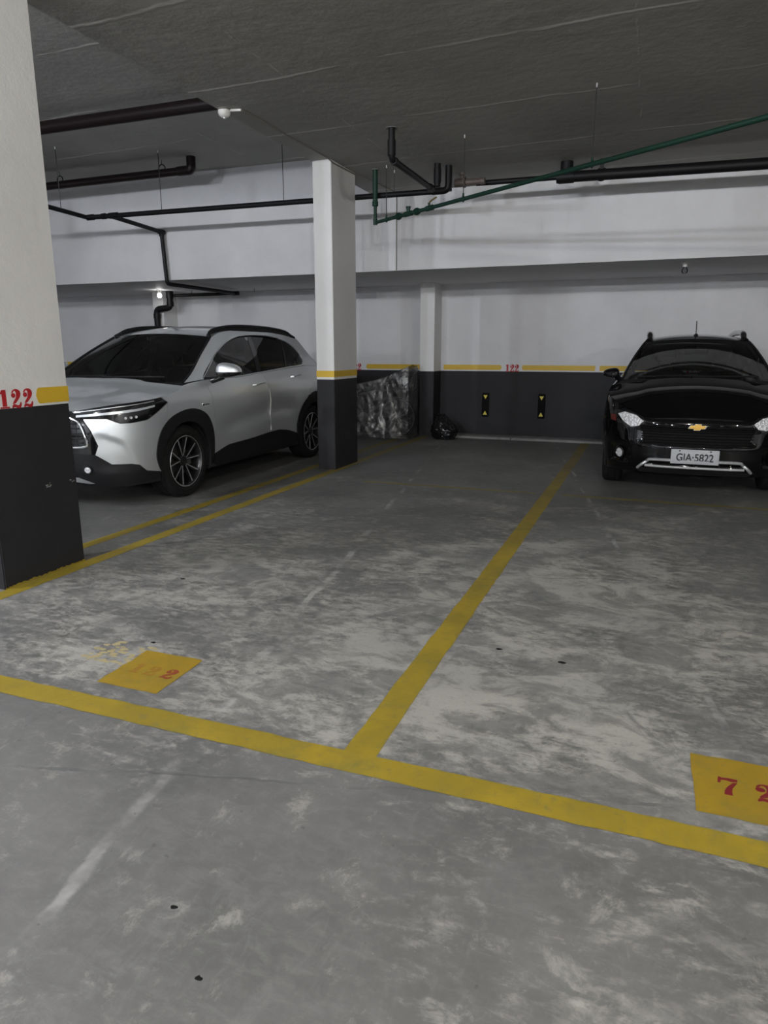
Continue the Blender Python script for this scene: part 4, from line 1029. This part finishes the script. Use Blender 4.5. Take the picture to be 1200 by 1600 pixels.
build_suv()

# ---- black hatchback
def build_hatch():
    root = thing('hatchback_car', 'gloss black hatchback with gold emblem and grey licence plate', 'car', (.43, 6.88, 0))
    B = Belt(.852, 3.94, .72, 2.7, .5, 3.2,
      [(.12,-.20),(.2,-.10),(.28,-.03),(.36,0),(.5,0),(.6,-.015),(.7,-.03),(.8,-.07),(.88,-.13),(.95,-.25)],
      [(.12,-.06),(.25,-.03),(.45,-.01),(.62,0),(.75,0),(.86,-.01),(.95,-.03),(1.02,-.055),(1.1,-.09)],
      [(.12,-.2),(.3,-.05),(.5,0),(.8,0),(1.0,-.05),(1.12,-.1)])
    U = B.uy; UM = float(B.u[-1])
    def at(a, b, off=0.):
        q = abs(a); d = off
        d -= .018*sstep((.56-q)/.10)*sstep((.655-b)/.02)*sstep((b-.49)/.02)                 # grille mouth
        d -= .028*sstep((.46-q)/.06)*sstep((.345-b)/.015)*sstep((b-.295)/.012)              # lower slot
        d -= .030*sstep((q-.56)/.06)*sstep((.92-q)/.08)*sstep((.47-b)/.04)*sstep((b-.29)/.04)  # fog lamp pocket
        return B.at(a, b, d)
    cw = lambda y: float(np.interp(y, [.8, 1.1, 1.6, 2.2, 3, 3.5, 3.9], [.715, .745, .775, .79, .77, .73, .66]))
    def Cx(y, z): h = z-1.0; return cw(y)-(.35*h+.5*h*h)
    def cab(y, z, off=0.): return (Cx(y, z)+off*.92, y, z+off*.35)
    S = lambda pts: [(U(y), z) for y, z in pts]
    FC, RC, WZ = .80, 3.33, .312
    inn = lambda yc, r=.345: S([(yc+r*math.cos(a), max(.20, WZ+r*math.sin(a))) for a in lin(PI+.35, -.35, 22)])
    inF, inR = inn(FC), inn(RC)
    HE = cr([(0, .735), (.30, .728), (.46, .735), (.60, .785), (.74, .830), (.85, .862), (1.0, .905), (1.15, .935), (1.32, .965), (1.45, .99)], 4)
    yE = float(np.interp(1.45, B.u, B.y))
    zb = lambda y: float(np.interp(y, [yE, 1.3, 2.2, 3.2, 3.9], [.99, 1.0, 1.03, 1.06, 1.05]))
    top = [(U(y), zb(y)-.003) for y in lin(yE+.02, 3.92, 30)]+[(UM, 1.045)]
    core = [(0, .22)]+inF+inR+[(UM, .25)]+top[::-1]+HE[::-1]
    mb = MB(); patch(core, at, .05, (), -.02, 0, mb); patch(core, at, .05, (), -.02, 0, mb, mirror=True); mb.build('inner_shell', 'interior', root)
    MB().rbox((-.70, .35, .19), (.70, 3.7, .30), .03).build('underbody', 'interior', root)
    liner(root, FC, WZ, .355, .45, .81); liner(root, RC, WZ, .355, .45, .81)
    ub = [p for p in inF if p[0] < U(FC)]
    bump = [(0, .225), (U(.42), .20)]+[p for p in ub if p[1] < .60]+[(U(.60), .655), (U(.52), .80)]+[(u, z-.004) for u, z in HE if u < U(.52)-.0][::-1]
    mb = MB(); patch(bump, at, .022, (), 0, .02, mb); patch(bump, at, .022, (), 0, .02, mb, mirror=True); fb = mb.build('front_bumper', 'black_paint', root, 50)
    fen = [(U(.525), .80), (U(.605), .657)]+[p for p in inF if p[1] > .60 or p[0] > U(FC)][:-1]+S([(1.20, .30), (1.22, .6), (1.20, .9), (1.16, zb(1.16)-.004)])+[(u, z-.004) for u, z in HE if u > U(.52)][::-1]
    both(fen, at, 'front_fender', 'black_paint', root)
    fd = S([(1.205, .30), (2.20, .30), (2.22, .6), (2.20, zb(2.2)-.004)])+[(U(y), zb(y)-.004) for y in lin(2.1, 1.17, 10)]+S([(1.205, .9), (1.225, .6)])
    for o in both(fd, at, 'front_door', 'black_paint', root):
        s = 1 if o.data.vertices[0].co.x > 0 else -1
        MB().tube([(s*p[0], p[1], p[2]) for p in (at(U(1.95), .90), at(U(1.98), .905, .03), at(U(2.10), .91, .03), at(U(2.14), .91))], .011, 8).build('door_handle', 'black_paint', o)
    rd = S([(2.208, .30), (2.96, .30)])+[p for p in inR if p[0] < U(3.12)]+S([(3.16, .80), (3.22, zb(3.22)-.004)])+[(U(y), zb(y)-.004) for y in lin(3.1, 2.21, 10)]+S([(2.228, .6)])
    both(rd, at, 'rear_door', 'black_paint', root)
    qp = S([(3.168, .80)])+[p for p in inR if p[0] >= U(3.12)]+[(UM, .26), (UM, 1.045)]+[(U(y), zb(y)-.004) for y in lin(3.92, 3.23, 8)]
    both(qp, at, 'rear_quarter', 'black_paint', root)
    for I in (inF, inR):
        yc = FC if I is inF else RC; O = inn(yc, .385); both((O+I[::-1])[::-1], at, 'wheel_arch_trim', 'cladding', root, .010, .025, .02)
    both([(U(1.15), .30), (U(1.14), .20), (U(2.98), .20), (U(2.97), .30)], at, 'rocker_cladding', 'cladding', root, .008)
    # grille, bars, emblem
    gp = [(-.50, .645), (-.44, .50), (-.25, .487), (.25, .487), (.44, .50), (.50, .645), (.25, .650), (-.25, .650)]
    g = patch(gp, at, .025, (), .003, .005).build('grille', 'slat', root)
    for z in (.515, .540, .565, .590, .615, .637):
        ue = .46+.04*(z-.5)/.14; MB().tube([at(q, z, .016) for q in lin(-ue, ue, 26)], .005, 6).build('grille_slat', 'slat', g)
    MB().tube([at(q, .664-.02*sstep((abs(q)-.3)/.2)*0, .008) for q in lin(-.47, .47, 30)], .012, 8).build('grille_bar', 'gloss_black', g)
    MB().tube([at(q, .484+.015*(q/.45)**2, .006) for q in lin(-.45, .45, 30)], .006, 8).build('grille_edge', 'satin', g).data.materials[0] = M['gloss_black']
    bt = [(-.082, -.015), (-.066, .016), (-.030, .016), (-.022, .030), (.036, .030), (.030, .016), (.082, .016), (.066, -.015), (.030, -.015), (.022, -.030), (-.036, -.030), (-.030, -.015)]
    yf = at(0, .666)[1]
    def slab(poly, k, y0, y1, zc):
        n = len(poly); v = [(x*k, y1, zc+z*k) for x, z in poly]+[(x*k, y0, zc+z*k) for x, z in poly]
        return MB().raw(v, [tuple(range(n)), tuple(range(n, 2*n))[::-1]]+[(i, n+i, n+(i+1) % n, (i+1) % n) for i in range(n)])
    e = slab(bt[::-1], .98, yf+.01, yf-.024, .666).build('emblem', 'chrome', g); slab(bt[::-1], .86, yf, yf-.029, .666).build('emblem_face', 'gold', g)
    # headlamps
    house = [(.455, .70), (.50, .745), (.60, .775), (.70, .795), (.80, .790), (.90, .765), (.88, .70), (.80, .672), (.70, .664), (.59, .628), (.50, .640)]
    hl = [(.475, .700), (.56, .752), (.69, .776), (.765, .754), (.675, .684), (.59, .642), (.515, .655)]
    am = [(.80, .742), (.875, .745), (.85, .690), (.775, .684)]
    for s in (1, -1):
        o = patch(house[::-1], at, .02, (), .004, .02, mirror=s < 0).build('headlight', 'gloss_black', root)
        patch(hl[::-1], at, .015, (), .010, .006, mirror=s < 0).build('reflector', 'crystal', o)
        patch(am[::-1], at, .02, (), .010, .006, mirror=s < 0).build('indicator', 'amber', o)
        f = patch(circ((.715, .383), .044, 24, .042), at, .012, (), .020, .02, mirror=s < 0).build('fog_lamp', 'crystal', root)
        P = [at(*q, .016) for q in circ((.715, .383), .052, 24, .05)]; MB().tube([(s*p[0], p[1], p[2]) for p in P], .010, 8, closed=True).build('fog_bezel', 'gloss_black', f)
    # silver lower trim
    tr = MB().tube([at(*q, .012) for q in along(cr([(-.505, .258), (-.475, .282), (-.40, .342), (-.37, .354), (-.2, .358), (0, .358), (.2, .358), (.37, .354), (.40, .342), (.475, .282), (.505, .258)], 4), 60)], .014, 8).build('lower_trim', 'satin', root)
    MB().tube([at(q, .290, .020) for q in lin(-.425, .425, 40)], .012, 8).build('lower_trim_bar', 'satin', tr)
    for q in (-.21, 0, .21): MB().tube([at(q, .29, .012), at(q, .355, .010)], .006, 6).build('slot_divider', 'cladding', tr)
    lowp = [(-.55, .25), (-.50, .215), (.50, .215), (.55, .25), (.45, .268), (-.45, .268)]
    patch(lowp, at, .03, (), .006, .02).build('lower_lip', 'cladding', root)
    # licence plate
    yp = at(0, .42)[1]-.016
    pl = MB().rbox((-.203, yp-.006, .330), (.203, yp+.004, .464), .006).build('licence_plate', 'plate', root)
    pl['label'] = 'grey licence plate reading GIA 5822'
    R = Matrix.Translation((0, yp-.0065, .388)) @ Matrix.Rotation(PI/2, 4, 'X')
    place(text_mb('GIA·5822', .096, .0006, .84, .022), R).build('plate_lettering', 'plate_ink', pl)
    for x in (-.13, .13): MB().lathe([(-.010, 0), (-.010, .007), (-.004, .008)], 10, axis='y', c=(x, yp, .450)).build('plate_screw', 'plate_ink', pl)
    # bonnet, windscreen, roof
    he = [at(u, z) for u, z in HE]; n = len(he)
    bow = [.14*sstep((i/(n-1)-.45)/.55) for i in range(n)]; crown = [.004+.075*sstep(i/(n-1)*1.15) for i in range(n)]
    rows(he, bow, crown, 36, lambda t, s: .012*sstep((t-.2)/.4)*sstep((.66-abs(s))/.10)).build('bonnet', 'black_paint', root, 50)
    AP = [(1.0, 1.045), (1.22, 1.195), (1.45, 1.335), (1.66, 1.435)]
    ap = along(cr(AP, 6), 20); ws = [(Cx(y, z)-.004, y, z) for y, z in ap]
    rows(ws, lin(.16, .09, 20), lin(.02, .032, 20), 28).build('windscreen', 'windshield', root, 80)
    for s in (1, -1): MB().tube([(s*(p[0]-.004), p[1]-.002, p[2]+.003) for p in ws], .011, 8).build('windscreen_seal', 'cladding', root)
    rows([he[-1], ((he[-1][0]+ws[0][0])/2, (he[-1][1]+ws[0][1])/2, 1.01), ws[0]], [.14, .15, .16], [.079, .04, .02], 28).build('cowl', 'cladding', root)
    for x0, x1 in ((-.58, .02), (-.04, .56)):
        P = [(x0+(x1-x0)*i/6, 1.0-.175*(1-((x0+(x1-x0)*i/6)/.74)**2)+.02*i/6, 1.07+.02*(1-((x0+(x1-x0)*i/6)/.74)**2)+.012*i/6) for i in range(7)]
        MB().tube(P, .008, 6).build('wiper', 'cladding', root)
    rl = along(cr([(1.66, 1.435), (1.9, 1.470), (2.4, 1.485), (2.9, 1.465), (3.3, 1.41)], 6), 20)
    rows([(Cx(y, z), y, z) for y, z in rl], [.09-.09*sstep(i/8)-.1*sstep((i-13)/6) for i in range(20)], [.032+.018*math.sin(PI*i/19) for i in range(20)], 24).build('roof', 'black_paint', root, 50)
    rows([(Cx(y, z), y, z) for y, z in along([(3.3, 1.41), (3.55, 1.2), (3.70, 1.07)], 8)], lin(-.1, -.24, 8), lin(.03, 0, 8), 18).build('rear_window', 'tint', root)
    DLO = cr([(1.20, 1.025), (1.42, 1.195), (1.66, 1.325), (1.9, 1.385), (2.3, 1.405), (2.8, 1.39), (3.1, 1.34), (3.32, 1.20), (3.30, 1.09), (2.8, 1.065), (2.2, 1.045), (1.6, 1.030)], 5, True)
    side = [(y, zb(y)) for y in lin(yE+.02, 3.72, 36)]+[(3.55, 1.2), (3.3, 1.408)]+[(y, z-.002) for y, z in rl[::-1]]+[(y+.004, z) for y, z in ap[::-1]]
    both(side, cab, 'cabin_side', 'black_paint', root, 0, .03, .02, [DLO])
    l1 = halfplane((2.14, 1.03), (2.22, 1.41)); l2 = halfplane((2.22, 1.03), (2.30, 1.41)); neg = lambda h: (-h[0], -h[1], -h[2])
    both(clip(DLO, *l1), cab, 'front_side_window', 'windshield', root, -.012, .05, 0)
    both(clip(clip(DLO, *neg(l1)), *l2), cab, 'b_pillar', 'gloss_black', root, -.009, .05, .01)
    both(clip(DLO, *neg(l2)), cab, 'rear_side_window', 'windshield', root, -.012, .05, 0)
    for s in (1, -1):
        P = [(s*(Cx(y, min(z, 1.46))-.035), y, z) for y, z in cr([(1.70, 1.44), (1.78, 1.475), (1.95, 1.525), (2.6, 1.545), (3.05, 1.515), (3.25, 1.44)], 5)]
        MB().tube(P, .034, 12).build('roof_rail', 'gloss_black', root)
    a = MB().lathe([(0, .028), (.012, .026), (.03, .012), (.035, 0)], 14, axis='z', c=(.0, 1.80, 1.495)).build('antenna_base', 'cladding', root)
    MB().tube([(.0, 1.80, 1.51), (.0, 1.90, 1.665)], .0045, 6).build('antenna', 'cladding', root)
    mirror_pair(root, (.835, 1.08, 1.105), (.085, .07, .062), 'black_paint', ((.72, 1.12, 1.04), (.78, 1.10, 1.075)))
    # cabin
    MB().rbox((-.64, .95, .78), (.64, 1.35, 1.03), .05).build('dashboard', 'interior', root)
    MB().rbox((-.68, 1.1, .30), (.68, 3.5, .40), .03).build('cabin_floor', 'interior', root)
    MB().tube([(.34+.165*math.cos(t), 1.46-.06*math.sin(t), .98+.155*math.sin(t)) for t in lin(0, 2*PI*23/24, 24)], .014, 8, closed=True).build('steering_wheel', 'interior', root)
    seats(root, 1.52, .285, .40, 1.12, 1.37)
    MB().rbox((-.60, 2.55, .42), (.60, 3.1, 1.06), .07).build('rear_bench', 'seat_fabric', root)
    MB().rbox((-.11, 1.46, 1.30), (.11, 1.49, 1.36), .012).tube([(0, 1.47, 1.35), (0, 1.46, 1.41)], .008, 6).build('rear_view_mirror', 'interior', root)
    for q in (.3, .5): pass
    put_wheels(wheel_proto(.312, .205, .195, 0), root, (FC, RC), .735, WZ)
build_hatch()
